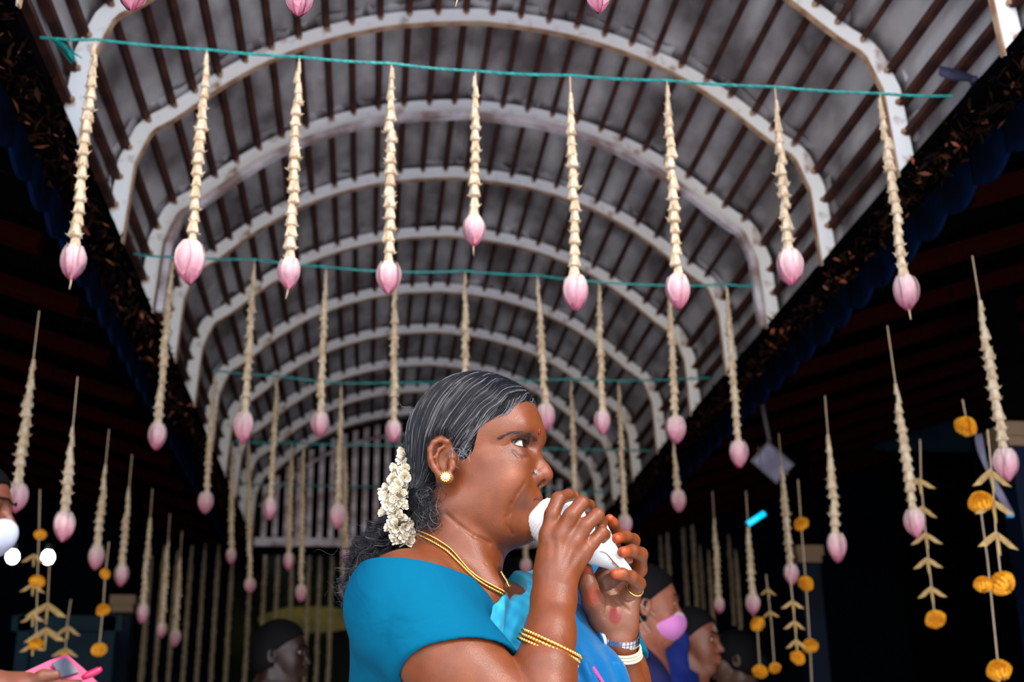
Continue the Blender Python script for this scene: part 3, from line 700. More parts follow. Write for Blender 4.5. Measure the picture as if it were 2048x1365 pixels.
def skinmat(name, rough=.40):
    m, nt, p = nodemat(name); N = nt.nodes; L = nt.links
    a = N.new('ShaderNodeVertexColor'); a.layer_name = 'Col'; tc = N.new('ShaderNodeTexCoord')
    n1 = N.new('ShaderNodeTexNoise'); n1.inputs['Scale'].default_value = 55; n1.inputs['Detail'].default_value = 6; L.new(tc.outputs['Object'], n1.inputs['Vector'])
    mr = N.new('ShaderNodeMapRange'); mr.inputs['From Min'].default_value = .3; mr.inputs['From Max'].default_value = .7; mr.inputs['To Min'].default_value = .84; mr.inputs['To Max'].default_value = 1.12; L.new(n1.outputs['Fac'], mr.inputs['Value'])
    mx = N.new('ShaderNodeMix'); mx.data_type = 'RGBA'; mx.blend_type = 'MULTIPLY'; mx.inputs[0].default_value = 1; L.new(a.outputs['Color'], mx.inputs[6]); L.new(mr.outputs[0], mx.inputs[7]); L.new(mx.outputs[2], p.inputs['Base Color'])
    n2 = N.new('ShaderNodeTexVoronoi'); n2.inputs['Scale'].default_value = 900; L.new(tc.outputs['Object'], n2.inputs['Vector'])
    n3 = N.new('ShaderNodeTexNoise'); n3.inputs['Scale'].default_value = 130; n3.inputs['Detail'].default_value = 6; L.new(tc.outputs['Object'], n3.inputs['Vector'])
    b1 = N.new('ShaderNodeBump'); b1.inputs['Strength'].default_value = .30; b1.inputs['Distance'].default_value = .0006; L.new(n2.outputs['Distance'], b1.inputs['Height'])
    b2 = N.new('ShaderNodeBump'); b2.inputs['Strength'].default_value = .22; b2.inputs['Distance'].default_value = .0012; L.new(n3.outputs['Fac'], b2.inputs['Height']); L.new(b1.outputs[0], b2.inputs['Normal']); L.new(b2.outputs[0], p.inputs['Normal'])
    p.inputs['Roughness'].default_value = rough; p.inputs['Specular IOR Level'].default_value = .34
    p.inputs['Subsurface Weight'].default_value = .12; p.inputs['Subsurface Radius'].default_value = (1.0, .3, .15); p.inputs['Subsurface Scale'].default_value = .004
    return m
MT['skin'] = skinmat('brown_skin')
MT['hair'] = mat('hair_strand', (1,1,1), .36, attr='Col', spec=.35)
MT['hairbase'] = mat('hair_base', (.004,.0036,.0045), .7, spec=.05)
MT['gold'] = mat('gold', (.85,.48,.12), .25, metal=1.0, bump=.2, bscale=200)
MT['silver'] = mat('steel', (.62,.62,.66), .22, metal=1.0)
MT['capital_pale'] = mat('pale_bangle', (.50,.42,.28), .35, spec=.6)
MT['pearl'] = mat('pearl', (.55,.50,.45), .2, spec=.7)
MT['white_eye'] = mat('eye_white', (.42,.36,.31), .25)
MT['iris'] = mat('iris_dark', (.02,.010,.006), .12)
MT['bindi'] = mat('bindi_red', (.16,.004,.006), .5)
MT['shell'] = mat('conch_white', (.66,.65,.64), .32, col2=(.58,.55,.53), scale=12, bump=.25, bscale=60, sub=.1, spec=.5)
MT['crack'] = mat('crack_brown', (.20,.08,.04), .8)
MT['jas'] = mat('jasmine_white', (.80,.75,.66), .5, col2=(.66,.54,.34), scale=90, sub=.1)
MT['leafg'] = mat('stem_green', (.05,.11,.02), .6)
MT['clipb'] = mat('glossy_black', (.004,.004,.006), .08, spec=.8)
def clothmat(name, c1, c2, scale, bump=.4, rough=.55, sheen=.2, weave=900):
    m = mat(name, c1, rough, col2=c2, scale=scale, detail=6, sheen=sheen, spec=.06)
    nt = m.node_tree; N = nt.nodes; L = nt.links; p = N['Principled BSDF']; tc = N.new('ShaderNodeTexCoord')
    w = N.new('ShaderNodeTexNoise'); w.inputs['Scale'].default_value = weave; L.new(tc.outputs['Object'], w.inputs['Vector'])
    w2 = N.new('ShaderNodeTexNoise'); w2.inputs['Scale'].default_value = 11; w2.inputs['Detail'].default_value = 3; w2.inputs['Distortion'].default_value = .8; L.new(tc.outputs['Object'], w2.inputs['Vector'])
    b1 = N.new('ShaderNodeBump'); b1.inputs['Strength'].default_value = .25; b1.inputs['Distance'].default_value = .0008; L.new(w.outputs['Fac'], b1.inputs['Height'])
    b2 = N.new('ShaderNodeBump'); b2.inputs['Strength'].default_value = bump; b2.inputs['Distance'].default_value = .012; L.new(w2.outputs['Fac'], b2.inputs['Height']); L.new(b1.outputs[0], b2.inputs['Normal']); L.new(b2.outputs[0], p.inputs['Normal']); return m
MT['blouse'] = clothmat('blouse_blue', (.0003,.090,.160), (.0003,.072,.135), 4, .75, .9, 0.0)
# ------------------------------------------------------------------ the woman with the conch
def hit(px, py, prims, t0=1.2, t1=2.2, off=0.0):
    "where the line of sight through px, py meets a solid"
    r = ray(px, py); r = r/np.linalg.norm(r); t = t0
    for _ in range(90):
        p = np.array([[0,0,CAMH]])+r*t; d = fold(prims, p)[0]-off
        if d < .0003 or t > t1: break
        t += d*.8
    return p[0]
YW = 1.60
HO = at(950, 930, YW); YAW = math.radians(16); PIT = math.radians(6)
HF = np.array([math.cos(YAW)*math.cos(PIT), -math.sin(YAW)*math.cos(PIT), math.sin(PIT)]); HN = np.array([-math.sin(YAW), -math.cos(YAW), 0.])
HU = np.cross(HN, HF); HU = HU if HU[2] > 0 else -HU
HR = np.stack([HF, HU, HN])
def hl(px, py, n):
    "local head coordinates (forward, up, side) of the photograph's pixel on the sagittal plane offset n"
    r = ray(px, py); c = np.array([0,0,CAMH]); t = ((HO+n*HN-c)@HN)/(r@HN); return HR@(c+r*t-HO)
def hw(f, u, n): return HO+f*HF+u*HU+n*HN
def hp(px, py, n): return hw(*hl(px, py, n))
person = empty('person', (HO[0]-.05, YW+.05, 0))
tag(person, 'woman in a turquoise blue sari and blouse blowing a white conch, jasmine in her hair', 'person')
PL = np.array(person.location)
def pobj(name, me, parent=None, kind=None, shift=True):
    "link a world-space mesh under the person"
    if shift: 
        n = len(me.vertices); co = np.empty(n*3, np.float32); me.vertices.foreach_get('co', co); co = (co.reshape(-1, 3)-PL.astype(np.float32)); me.vertices.foreach_set('co', co.ravel()); me.update()
    return link(name, me, parent or person, kind=kind)
head = []
def E(f, u, n, r, k=.012, op='u', R=None, both=True):
    for s in ((1, -1) if (both and abs(n) > 1e-6) else (1,)):
        RR = HR if R is None else (R(s)@HR); head.append(ell(hw(f, u, n*s), r, RR, k, op))
def Cc(p, q, ra, rb, k=.008, op='u', both=True, flat=None):
    for s in ((1, -1) if both else (1,)):
        a = (p[0], p[1], p[2]*s); b = (q[0], q[1], q[2]*s); fl = None
        if flat is not None: fl = ((HR.T@np.array((flat[0][0], flat[0][1], flat[0][2]*s))), flat[1])
        head.append(cap(hw(*a), hw(*b), ra, rb, k, op, fl))
# skull and face masses (metres, local to the head)
E(.004, .040, 0, (.080, .076, .070), .01)
E(-.012, .020, 0, (.066, .066, .068), .02)
E(.044, .036, 0, (.0475, .052, .056), .02)
E(.032, -.031, 0, (.043, .064, .049), .03)
E(.044, -.030, .031, (.027, .033, .023), .02)
E(.020, -.045, .044, (.036, .038, .020), .02)
Cc((-.022, -.060, .046), (.028, -.088, .026), .018, .015, .025)
Cc((.028, -.088, .026), (.050, -.090, .0), .015, .016, .02)
E(.050, -.087, 0, (.016, .015, .020), .014)
E(.020, -.080, 0, (.030, .018, .034), .020)
# brow, cheekbones, temples
Cc((.0815, .024, .007), (.067, .027, .036), .0095, .0085, .014)
Cc((.067, .027, .036), (.046, .022, .048), .0085, .006, .020)
Cc((.058, -.014, .034), (.026, -.012, .053), .010, .008, .018)
# sockets
E(.080, .007, .030, (.013, .010, .017), .012, 's')
# lids
EY = (.0605, .0075, .0305)
E(*EY, (.0140, .0140, .0150), .006)
E(EY[0]-.001, EY[1]-.0130, EY[2]+.001, (.0115, .0055, .015), .008)
OT = _n((.62, .0, -.78)); ON = _n((.78, 0, .62))
for s_ in (1, -1):
    m_ = np.array([1,1,s_]); RR = np.array([ON*m_, [0,1,0], OT*m_])@HR
    head.append(ell(hw(.0660, .0074, .0370*s_), (.0125, .0056, .0168), RR, .0022, 's'))
# nose
Cc((.0745, .004, 0), (.0875, -.018, 0), .0060, .0072, .008, both=False)
Cc((.068, .000, 0), (.079, -.026, 0), .0085, .0125, .010, both=False)
E(.0885, -.0285, 0, (.0098, .0092, .0100), .008)
E(.0765, -.0320, .0115, (.0105, .0082, .0070), .006)
E(.0800, -.0385, 0, (.0085, .0040, .0050), .005)
E(.0810, -.0395, .0068, (.0085, .0060, .0044), .0025, 's')
Cc((.0640,-.024,.0195),(.0655,-.040,.0185), .0008, .0010, .005, 's')
# muzzle and lips
E(.054, -.058, 0, (.0235, .024, .027), .014)
Cc((.0585, -.0605, .023), (.0735, -.0555, .006), .0035, .0052, .006)
Cc((.0735, -.0555, .006), (.0735, -.0550, 0), .0052, .0050, .006)
Cc((.0560, -.0680, .020), (.0680, -.0695, .006), .0055, .0074, .006)
Cc((.0670, -.0685, .007), (.0675, -.0690, 0), .0066, .0066, .006)
Cc((.052, -.0615, .031), (.0800, -.0620, .009), .0010, .0016, .0045, 's')
Cc((.0800, -.0620, .009), (.0810, -.0620, 0), .0016, .0016, .004, 's')
E(.0665, -.0790, 0, (.006, .005, .014), .008, 's')
Cc((.0700, -.0300, .0215), (.0560, -.0560, .0345), .0012, .0018, .010, 's')
Cc((.0450, -.068, .0390), (.0430, -.084, .0330), .0016, .0012, .009, 's')
# philtrum, under-eye
Cc((.0590, -.010, .024), (.0545, -.006, .042), .0008, .0008, .006, 's')
# ears (modelled where the photograph shows them, then mirrored)
def ear(px, py, n): return hl(px, py, n)
def EC(pts, rs, k=.004, flat=None):
    for i in range(len(pts)-1): Cc(pts[i], pts[i+1], rs[i], rs[i+1], k, flat=flat)
ez = .079
eb = [(898,893,ez-.008),(894,884,ez-.002),(880,880,ez+.003),(867,886,ez+.006),(860,900,ez+.007),(861,918,ez+.006),(869,938,ez+.004),(880,953,ez+.002)]
EC([ear(*p) for p in eb], [.0030,.0032,.0034,.0034,.0033,.0032,.0034,.0042], .003)
E(*ear(893,957,ez-.001), (.0095,.0085,.0048), .005)
E(*ear(883,915,ez-.010), (.0185,.0240,.0050), .006)
E(*ear(887,905,ez-.018), (.014,.022,.012), .010)
an = [(889,893,ez-.002),(878,900,ez+.001),(874,914,ez+.002),(879,932,ez+.001),(889,942,ez),(898,941,ez-.001)]
EC([ear(*p) for p in an], [.0018,.0026,.0030,.0030,.0030,.0030], .003)
E(*ear(890,922,ez+.001), (.0085,.0125,.0085), .004, 's')
E(*ear(904,930,ez-.004), (.0050,.0075,.0040), .006)
# neck
NB = np.array(at(925, 1190, YW-.005))
Nk = [cap(hw(-.026, -.040, 0), hw(-.032, -.105, 0), .048, .050, .012), cap(hw(-.028, -.100, 0), NB+np.array([-.025, 0, 0]), .050, .060, .03),
      cap(hw(-.006, -.098, .0), NB+np.array([.010, -.005, -.01]), .022, .034, .014),
      cap(hw(-.045, -.050, .044), NB+np.array([.035, -.045, .0]), .010, .012, .02)]
# torso, arms (world points from the photograph's pixels at chosen depths)
TY = math.radians(36); TF = np.array([math.cos(TY), -math.sin(TY), 0.]); TS = np.array([-math.sin(TY), -math.cos(TY), 0.])
SHR = at(814, 1216, 1.500); ELR = at(1082, 1478, 1.44); WRR = at(1108, 1196, 1.492)
SHL = at(1178, 1236, 1.745); ELL = at(1262, 1500, 1.70); WRL = at(1236, 1283, 1.600)
CH = at(960, 1300, 1.640)
def torso(g=0.0, kk=.05):
    MD = at(985, 1275, 1.650)
    t = [cap(SHR+np.array([.02,.02,-.005]), MD, .056+g, .050+g, kk*.8), cap(MD, SHL+np.array([-.03,0,-.01]), .050+g, .052+g, kk*.8),
         cap(NB+np.array([-.045,0,-.02]), SHR+np.array([.0,0,.006]), .048+g, .050+g, kk*.8),
         cap(NB+np.array([-.01,.035,-.035]), SHL+np.array([-.02,0,.0]), .036+g, .046+g, kk*.7),
         cap(at(950,1400,1.65), at(930,1500,1.67), .115+g, .125+g, kk, flat=(TF, .82)),
         cap(at(840,1290,1.60), at(850,1480,1.63), .078+g, .090+g, kk),
         cap(at(1075,1300,1.63), at(1105,1390,1.615), .062+g, .082+g, kk),
         cap(at(985,1345,1.60), at(1000,1420,1.59), .050+g, .078+g, kk),
         cap(at(930,1480,1.67), np.array([.10,1.68,.98]), .125+g, .125+g, kk),
         cap(np.array([.10,1.69,.98]), np.array([.10,1.70,.86]), .130+g, .16+g, kk, flat=(TF, .85))]
    return t
AMR = at(922, 1348, 1.468)
def armR(g=0.0): return [cap(SHR, AMR, .060+g, .052+g, .03), cap(AMR, ELR, .052+g, .040+g, .015)]
def armL(g=0.0): return [cap(SHL, SHL+(ELL-SHL)*.5, .054+g, .050+g, .03), cap(SHL+(ELL-SHL)*.5, ELL, .050+g, .040+g, .02)]
FW = [ELR, at(1090,1340,1.455), at(1100,1268,1.472), WRR]
fore = [cap(FW[0], FW[1], .043, .0355, .006), cap(FW[1], FW[2], .0355, .0285, .006), cap(FW[2], FW[3], .0285, .0255, .010, flat=(np.array([.1,1,0]), .88))]
foreL = [cap(ELL, ELL+(WRL-ELL)*.4, .040, .035, .02), cap(ELL+(WRL-ELL)*.4, ELL+(WRL-ELL)*.8, .035, .0235, .015), cap(ELL+(WRL-ELL)*.8, WRL, .0225, .0195, .008)]
# right hand, back towards us
V0 = np.array([0, 1., 0])
hr = []
mcp = [at(1097,1074,1.500), at(1120,1076,1.493), at(1146,1090,1.493), at(1165,1108,1.498)]
for q, (w, r) in zip(mcp, [((1092,1150,1.494),.0110), ((1106,1150,1.490),.0115), ((1120,1152,1.490),.0115), ((1130,1158,1.494),.0110)]):
    hr.append(cap(at(*w), q, .0145, .0100, .008))
hr.append(cap(WRR, at(1112,1150,1.493), .0245, .0215, .012, flat=(V0, .78)))
hr.append(cap(at(1104,1118,1.497), at(1140,1114,1.498), .016, .016, .010, flat=(V0, .7)))
for q, w in zip(mcp[:4], [(1100,1160),(1108,1158),(1117,1158),(1126,1164)]): hr.append(cap(at(*w, 1.4755), q+np.array([0,-.0082,0]), .0014, .0024, .005))
for q in mcp: hr.append(ell(q+np.array([0,-.003,.002]), (.0100,.0092,.0100), None, .006))
fingR = [
 ([mcp[0], at(1104,1030,1.497), at(1117,999,1.503), at(1137,991,1.520), at(1149,994,1.530)], [.0102,.0092,.0088,.0074,.0060]),
 ([mcp[1], at(1142,1032,1.487), at(1163,1007,1.493), at(1178,1012,1.512), at(1180,1026,1.526)], [.0104,.0093,.0088,.0074,.0060]),
 ([mcp[2], at(1170,1053,1.490), at(1194,1031,1.494), at(1203,1046,1.508), at(1199,1057,1.520)], [.0100,.0090,.0085,.0072,.0058]),
 ([mcp[3], at(1184,1087,1.498), at(1203,1066,1.503), at(1210,1070,1.512), at(1206,1079,1.521)], [.0094,.0083,.0078,.0066,.0054])]
for p_, r_ in fingR: hr += chain(p_, r_, .003, .006)
hr += chain([at(1100,1150,1.508), at(1094,1108,1.535), at(1100,1074,1.578), at(1110,1052,1.612)], [.015,.012,.0100,.0085], .006, .014)
# left hand, palm towards us
hL = []
mcl = [at(1207,1158,1.602), at(1228,1156,1.604), at(1248,1168,1.600), at(1262,1190,1.594)]
for q, w in zip(mcl, [(1218,1245,1.602),(1230,1248,1.604),(1242,1250,1.602),(1252,1252,1.598)]): hL.append(cap(at(*w), q, .0155, .0110, .012))
hL.append(cap(WRL, at(1234,1245,1.602), .0200, .0200, .010, flat=(V0, .75)))
hL.append(ell(at(1206,1222,1.588), (.0140,.0125,.0220), None, .010)); hL.append(ell(at(1252,1228,1.588), (.0110,.010,.020), None, .010))
fingL = [
 ([mcl[0], at(1226,1100,1.612), at(1232,1068,1.606), at(1226,1048,1.592), at(1219,1038,1.584)], [.0098,.0090,.0080,.0071,.0060]),
 ([mcl[1], at(1262,1112,1.606), at(1266,1082,1.590), at(1251,1074,1.566), at(1233,1078,1.548)], [.0100,.0092,.0087,.0078,.0068]),
 ([mcl[2], at(1279,1140,1.592), at(1281,1110,1.574), at(1264,1103,1.556), at(1245,1105,1.542)], [.0100,.0094,.0090,.0080,.0068]),
 ([mcl[3], at(1277,1168,1.574), at(1262,1155,1.556), at(1244,1149,1.545), at(1229,1149,1.540)], [.0094,.0088,.0082,.0074,.0063])]
for p_, r_ in fingL: hL += chain(p_, r_, .004, .010)
thL = [at(1208,1240,1.592), at(1186,1205,1.575), at(1176,1172,1.570), at(1172,1142,1.572)]
hL += chain(thL, [.0165,.0130,.0112,.0090], .006, .014)
E(.0585,-.0125,.036,(.010,.0055,.014),.006)
NC = []; hn_ = head+Nk
for pts_, r_, k_ in [([(1027,903),(1036,912),(1047,916),(1057,914)], .0009, .003), ([(1017,889),(1024,881),(1035,876),(1046,875),(1056,879)], .0010, .0025), ([(1021,890),(1010,893),(1003,893)], .0008, .002), ([(893,1030),(918,1052),(948,1072),(980,1088)], .0010, .004), ([(878,1085),(905,1103),(940,1120),(972,1130)], .0010, .003), ([(1050,968),(1036,988),(1024,1010),(1021,1028)], .0009, .0045), ([(1012,1034),(1016,1054),(1026,1070)], .0009, .003)]:
    hp_ = [hit(x, y, hn_) for x, y in pts_]; NC += [cap(hp_[i], hp_[i+1], r_, r_, k_, 's') for i in range(len(hp_)-1)]
pc_ = []
for pts_ in ([(1200,1172),(1211,1190),(1214,1212),(1210,1236)], [(1226,1172),(1238,1190),(1256,1200),(1268,1200)], [(1222,1192),(1240,1208),(1258,1222)]):
    hp_ = [hit(x, y, hL) for x, y in pts_]; pc_ += [cap(hp_[i], hp_[i+1], .0013, .0013, .003, 's') for i in range(len(hp_)-1)]
hL += pc_
body = head+Nk+NC+torso()+armR()+fore+hr+armL()+foreL+hL
V, I = surface(body, .00150, lo=np.array([HO[0]-.30, 1.35, 1.07]), hi=np.array([HO[0]+.27, 1.87, HO[2]+.14]))
tips = []
for (p_, r_), d in [(f, -1) for f in fingR]+[(f, -1) for f in fingL]: tips.append((p_[d], .0098))
HEN = (.30,.048,.008)
BASE = (.150,.036,.0095); PALM = (.165,.060,.032)
spots = [(t, (r,)*3, HEN, .92) for t, r in tips]+[(p_[-2], (.008,)*3, HEN, .35) for p_, r_ in fingL]
spots = [(at(1225,1205,1.580), (.040,.022,.050), PALM, .9), (at(1180,1180,1.555), (.014,.02,.022), PALM, .6)]+spots
spots += [(at(1186,1192,1.560), (.0105,.012,.0110), (.24,.030,.006), .95), (at(1230,1232,1.575), (.0090,.018,.0105), (.16,.014,.008), .95), (thL[-1], (.012,)*3, HEN, .8)]
spots += [(hw(.071,-.058,0), (.013,.009,.016), (.20,.062,.050), .85), (hw(.068,-.069,0), (.013,.009,.016), (.20,.062,.050), .85)]
spots += [(hw(EY[0]+.004, EY[1]-.008, EY[2]*s_), (.016,.016,.010), (.085,.024,.010), .5) for s_ in (1,-1)]
spots += [(hw(EY[0]+.004, EY[1]+.009, EY[2]*s_), (.016,.016,.006), (.12,.040,.022), .6) for s_ in (1,-1)]
spots += [(hw(.046,-.032,.040*s_), (.022,.022,.022), (.26,.085,.036), .6) for s_ in (1,-1)]
spots += [(hw(.0765,-.040,.006*s_), (.006,.006,.005), (.05,.015,.01), .8) for s_ in (1,-1)]  # shade inside the nostrils, painted into the skin colour
spots += [(hit(1043,905,hn_), (.019,.022,.0085), (.085,.023,.009), .55), (hit(1038,879,hn_), (.019,.02,.0055), (.085,.023,.010), .5), (hit(1050,1012,hn_), (.014,.016,.006), (.10,.028,.016), .5), (hit(880,1000,hn_), (.03,.03,.03), (.10,.028,.010), .5)]  # last spot paints the shadow of ear and hair below the ear
C = scol(V, BASE, spots)
pobj('body', quads('body', V, I, MT['skin'], C))
nails = MB()
def nail(c, up, nrm, w=.0058, l=.008):
    c = np.array(c); up = _n(up); nrm = _n(nrm); nrm = _n(nrm-nrm.dot(up)*up); x = np.cross(up, nrm); vs = []
    for i in range(5):
        for j in range(5):
            a = (j/4*2-1)*1.0; t = i/4; ww = w*(1-.25*abs(t-.5)*2*(t > .5)); vs.append(c+up*l*(t-.5)+x*ww*math.sin(a)+nrm*(ww*(math.cos(a)-.6)))
    nails.add(vs, [(i*5+j, i*5+j+1, (i+1)*5+j+1, (i+1)*5+j) for i in range(4) for j in range(4)])
for (p_, r_) in fingR[:]:
    d = p_[-1]-p_[-2]; nrm = _n(p_[-1]-at(1150,1050,1.56)); nail(p_[-1]+nrm*(r_[-1]*.72)-_n(d)*.001, d, nrm)
MT['nail'] = mat('hennaed_nail', (.34,.085,.03), .25)
for p in [nails]: pobj('fingernails', p.mesh('fingernails', MT['nail'], True), kind='stuff')
# eyes
for s_ in (1, -1):
    b = MB(); c = hw(EY[0], EY[1], EY[2]*s_); b.lathe([(.0119*math.sin(PI*(i+.02)/16.04), .0119*math.cos(PI*(i+.02)/16.04)) for i in range(17)], c=c, n=24, R=np.eye(3)); e = pobj('eyeball', b.mesh('eyeball', MT['white_eye'], True))
    g = _n(HF+s_*.26*HN+.02*HU); u_ = _n(np.cross(HU, g)); v_ = np.cross(g, u_); Rg = np.stack([u_, v_, g], 1)
    b = MB(); b.lathe([(.0121*math.sin(a), .0121*math.cos(a)) for a in (.50,.42,.3,.15,.01)], c=c, n=24, R=Rg); pobj('iris', b.mesh('iris', MT['iris'], True), e, shift=True)
skin = body
def snap(P, prims, off=0., it=4):
    P = np.array(P, float)
    for _ in range(it): P = P-(fold(prims, P)-off)[:, None]*grad(lambda q: fold(prims, q), P)
    return P
LV = np.array([math.cos(YAW), -math.sin(YAW), 0])
# ---- hair
hair = [ell(hw(.004,.040,0), (.0845,.0820,.0760), HR, .01), ell(hw(.045,.0375,0), (.0510,.0550,.0590), HR, .02), ell(hw(-.012,.020,0), (.073,.072,.0735), HR, .02),
        ell(hp(856,965,.0), (.032,.055,.046), HR, .02), ell(hp(858,1015,.02), (.026,.034,.036), HR, .015)]
HLpx = [(1087,797,0),(1066,798,.025),(1040,803,.042),(1019,828,.052),(990,839,.057),(971,846,.061),(957,862,.064),(951,882,.066),(943,905,.069),(926,918,.070),(908,908,.072),(899,890,.076),(884,871,.078),(862,884,.078),(852,910,.078),(857,940,.076),(872,968,.070),(882,990,.062),(878,1020,.055),(862,1050,.050),(840,1070,.045)]
poly = np.array([hl(*p)[:2] for p in HLpx]+[(-.20,-.12),(-.20,.25),(.20,.25),(.20,hl(1079,797,0)[1])])
def polysd(Q):
    "signed distance to the hairline outline, negative inside"
    d = np.full(len(Q), 9.); ins = np.zeros(len(Q), bool); n = len(poly)
    for i in range(n):
        a = poly[i]; b = poly[(i+1) % n]; e = b-a; w = Q-a; h = np.clip((w@e)/(e@e), 0, 1); d = np.minimum(d, np.linalg.norm(w-h[:, None]*e, axis=1))
        c = (a[1] > Q[:, 1]) != (b[1] > Q[:, 1]); x = a[0]+(Q[:, 1]-a[1])/((b[1]-a[1]) if abs(b[1]-a[1]) > 1e-9 else 1e-9)*(b[0]-a[0]); ins ^= c & (Q[:, 0] < x)
    return np.where(ins, -d, d)
GX = np.linspace(-.16, .14, 241); GZ = np.linspace(-.16, .16, 257); GG = polysd(np.stack(np.meshgrid(GX, GZ, indexing='ij'), -1).reshape(-1, 2)).reshape(241, 257)
def pgrid(Q):
    u = np.clip((Q[:, 0]-GX[0])/(GX[1]-GX[0]), 0, 239.99); v = np.clip((Q[:, 1]-GZ[0])/(GZ[1]-GZ[0]), 0, 255.99); i = u.astype(int); j = v.astype(int); a = u-i; b = v-j
    return GG[i, j]*(1-a)*(1-b)+GG[i+1, j]*a*(1-b)+GG[i, j+1]*(1-a)*b+GG[i+1, j+1]*a*b
def hairpost(P, D):
    L_ = (P-HO)@HR.T; s = pgrid(L_[:, :2]); q = np.clip(-s/.011, 0, 1); q = q*q*(3-2*q); 
    part = np.exp(-(L_[:, 2]/.0035)**2)*(L_[:, 0] > -.01)*.0025
    D = D+(1-q)*.0045+part; return np.maximum(D, s-.001)
Vh, Ih = surface(hair, .0022, post=hairpost)
hb = pobj('hair', quads('hair', Vh, Ih, MT['hairbase']))
hf = lambda P: hairpost(P, fold(hair, P))
GP = hp(840, 1012, .015)
rs_ = np.random.RandomState(3)
NSD = 9500
sd = Vh[rs_.randint(0, len(Vh), NSD)]
sl_ = (sd-HO)@HR.T; ps = polysd(sl_[:, :2]); keep = (ps < -.0005); sd = sd[keep]; sl_ = sl_[keep]; ps = ps[keep]
ph = sd[:, 2]*160+sd[:, 0]*60
P = sd.copy(); path = [P.copy()]; alive = np.ones(len(P), bool); alen = np.full(len(P), 1)
sgn = np.sign(sl_[:, 2]+1e-9)
STP = .0042
for it in range(30):
    L_ = (P-HO)@HR.T; tgt = GP+np.outer(sgn*.028, HN); d = tgt-P; dist = np.linalg.norm(d, axis=1); d /= dist[:, None]+1e-9
    fr = np.clip((L_[:, 0]-.0)/.09, 0, 1)[:, None]; side = np.clip(1-np.abs(L_[:, 2])/.05, 0, 1)[:, None]
    sweep = np.outer(sgn, HN)*.9-HU*.35-HF*.5
    d = d*(1-.45*side*fr)+sweep*.45*side*fr
    wv = np.sin(L_[:, 0]*150+L_[:, 1]*60+sl_[:, 1]*25)*.17*np.clip(fr[:, 0]*1.6+.15, 0, 1)
    g = grad(hf, P, .001); d = d-(d*g).sum(1)[:, None]*g; d /= np.linalg.norm(d, axis=1)[:, None]+1e-9
    d = d+np.cross(g, d)*wv[:, None]; d /= np.linalg.norm(d, axis=1)[:, None]
    P2 = P+d*STP; P2 = P2-(hf(P2)-.0004)[:, None]*grad(hf, P2, .001)*.9
    bad = dist < .020; alive &= ~bad; P = np.where(alive[:, None], P2, P); alen += alive; path.append(P.copy())
path = np.stack(path, 1)
paths = []; rad = []; cols = []
for i in range(len(sd)):
    k = alen[i]
    if k < 4: continue
    j = rs_.randn(3)*.0004; w = np.linspace(0, 1, k)[:, None]; wob = np.outer(np.sin(np.linspace(0, 5, k)+rs_.rand()*6), rs_.randn(3))*.0005
    paths.append(path[i, :k]+j+wob); rad.append(.00014+.00009*rs_.rand())
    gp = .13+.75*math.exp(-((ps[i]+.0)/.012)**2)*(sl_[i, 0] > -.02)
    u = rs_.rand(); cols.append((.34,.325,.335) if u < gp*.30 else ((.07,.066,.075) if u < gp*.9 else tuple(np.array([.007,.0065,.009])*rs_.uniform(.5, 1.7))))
pobj('hair_strands', tubes('hair_strands', paths, rad, MT['hair'], cols), hb, kind='stuff')
# ponytail
TL = [hp(848,985,.012), at(826,1030,1.625), at(790,1075,1.655), at(762,1110,1.66), at(735,1150,1.655), at(716,1192,1.65), at(704,1216,1.65)]
TLr = [.024, .025, .030, .036, .033, .025, .012]
tail = chain(TL, [r*.62 for r in TLr], .02)+chain([hp(862,985,.03), hp(866,1010,.03), hp(850,1050,.028)], [.020,.021,.014], .02)
def tailpost(P, D): return D+.0035*np.sin(P[:, 0]*210+P[:, 2]*90)*np.sin(P[:, 2]*230+P[:, 1]*150)
Vt, It = surface(tail, .004, post=tailpost); tb = pobj('ponytail', quads('ponytail', Vt, It, MT['hairbase']))
TLa = np.array(TL); dd = np.r_[0, np.cumsum(np.linalg.norm(np.diff(TLa, axis=0), axis=1))]; dd /= dd[-1]
paths = []; rad = []; cols = []
for gk in range(96):
    t0 = max(0, rs_.rand()**1.15*.72-.03); t1 = min(1.05, t0+rs_.uniform(.28, .75)); k = 30; t = np.linspace(t0, t1, k); cen = np.stack([np.interp(t, dd, TLa[:, q]) for q in range(3)], 1); R_ = np.interp(t, dd, TLr)
    th = rs_.rand()*6.28; rr = math.sqrt(rs_.rand())*1.02; ax_ = _n(TLa[-1]-TLa[1]); e1 = _n(np.cross(ax_, (0,1,0))); e2 = np.cross(ax_, e1)
    base = cen+(R_*rr)[:, None]*(math.cos(th)*e1+math.sin(th)*e2); fq = rs_.uniform(16, 34); A = rs_.uniform(.003, .0085)*np.linspace(.4, 1.2, k); p0 = rs_.rand()*6
    dr = rs_.randn(3)*.012*np.linspace(0, 1, k)[:, None]**2; cb_ = np.array([.012,.011,.014])*rs_.uniform(.5, 1.6)
    for j in range(19):
        o_ = rs_.randn(3)*.0016; sp_ = 1+.5*np.linspace(0, 1, k)[:, None]; pj = p0+rs_.randn()*.22; Aj = A*rs_.uniform(.85, 1.2)
        cur = (Aj*np.cos(fq*(t-t0)*2+pj))[:, None]*e1+(Aj*np.sin(fq*(t-t0)*2+pj))[:, None]*(.7*e2+.35*ax_)
        kk = rs_.randint(20, k+1); paths.append((base+cur+dr+o_*sp_)[:kk]); rad.append(.00017+.00010*rs_.rand()); u = rs_.rand(); cols.append((.22,.205,.22) if u < .06 else ((.06,.056,.065) if u < .18 else tuple(cb_)))
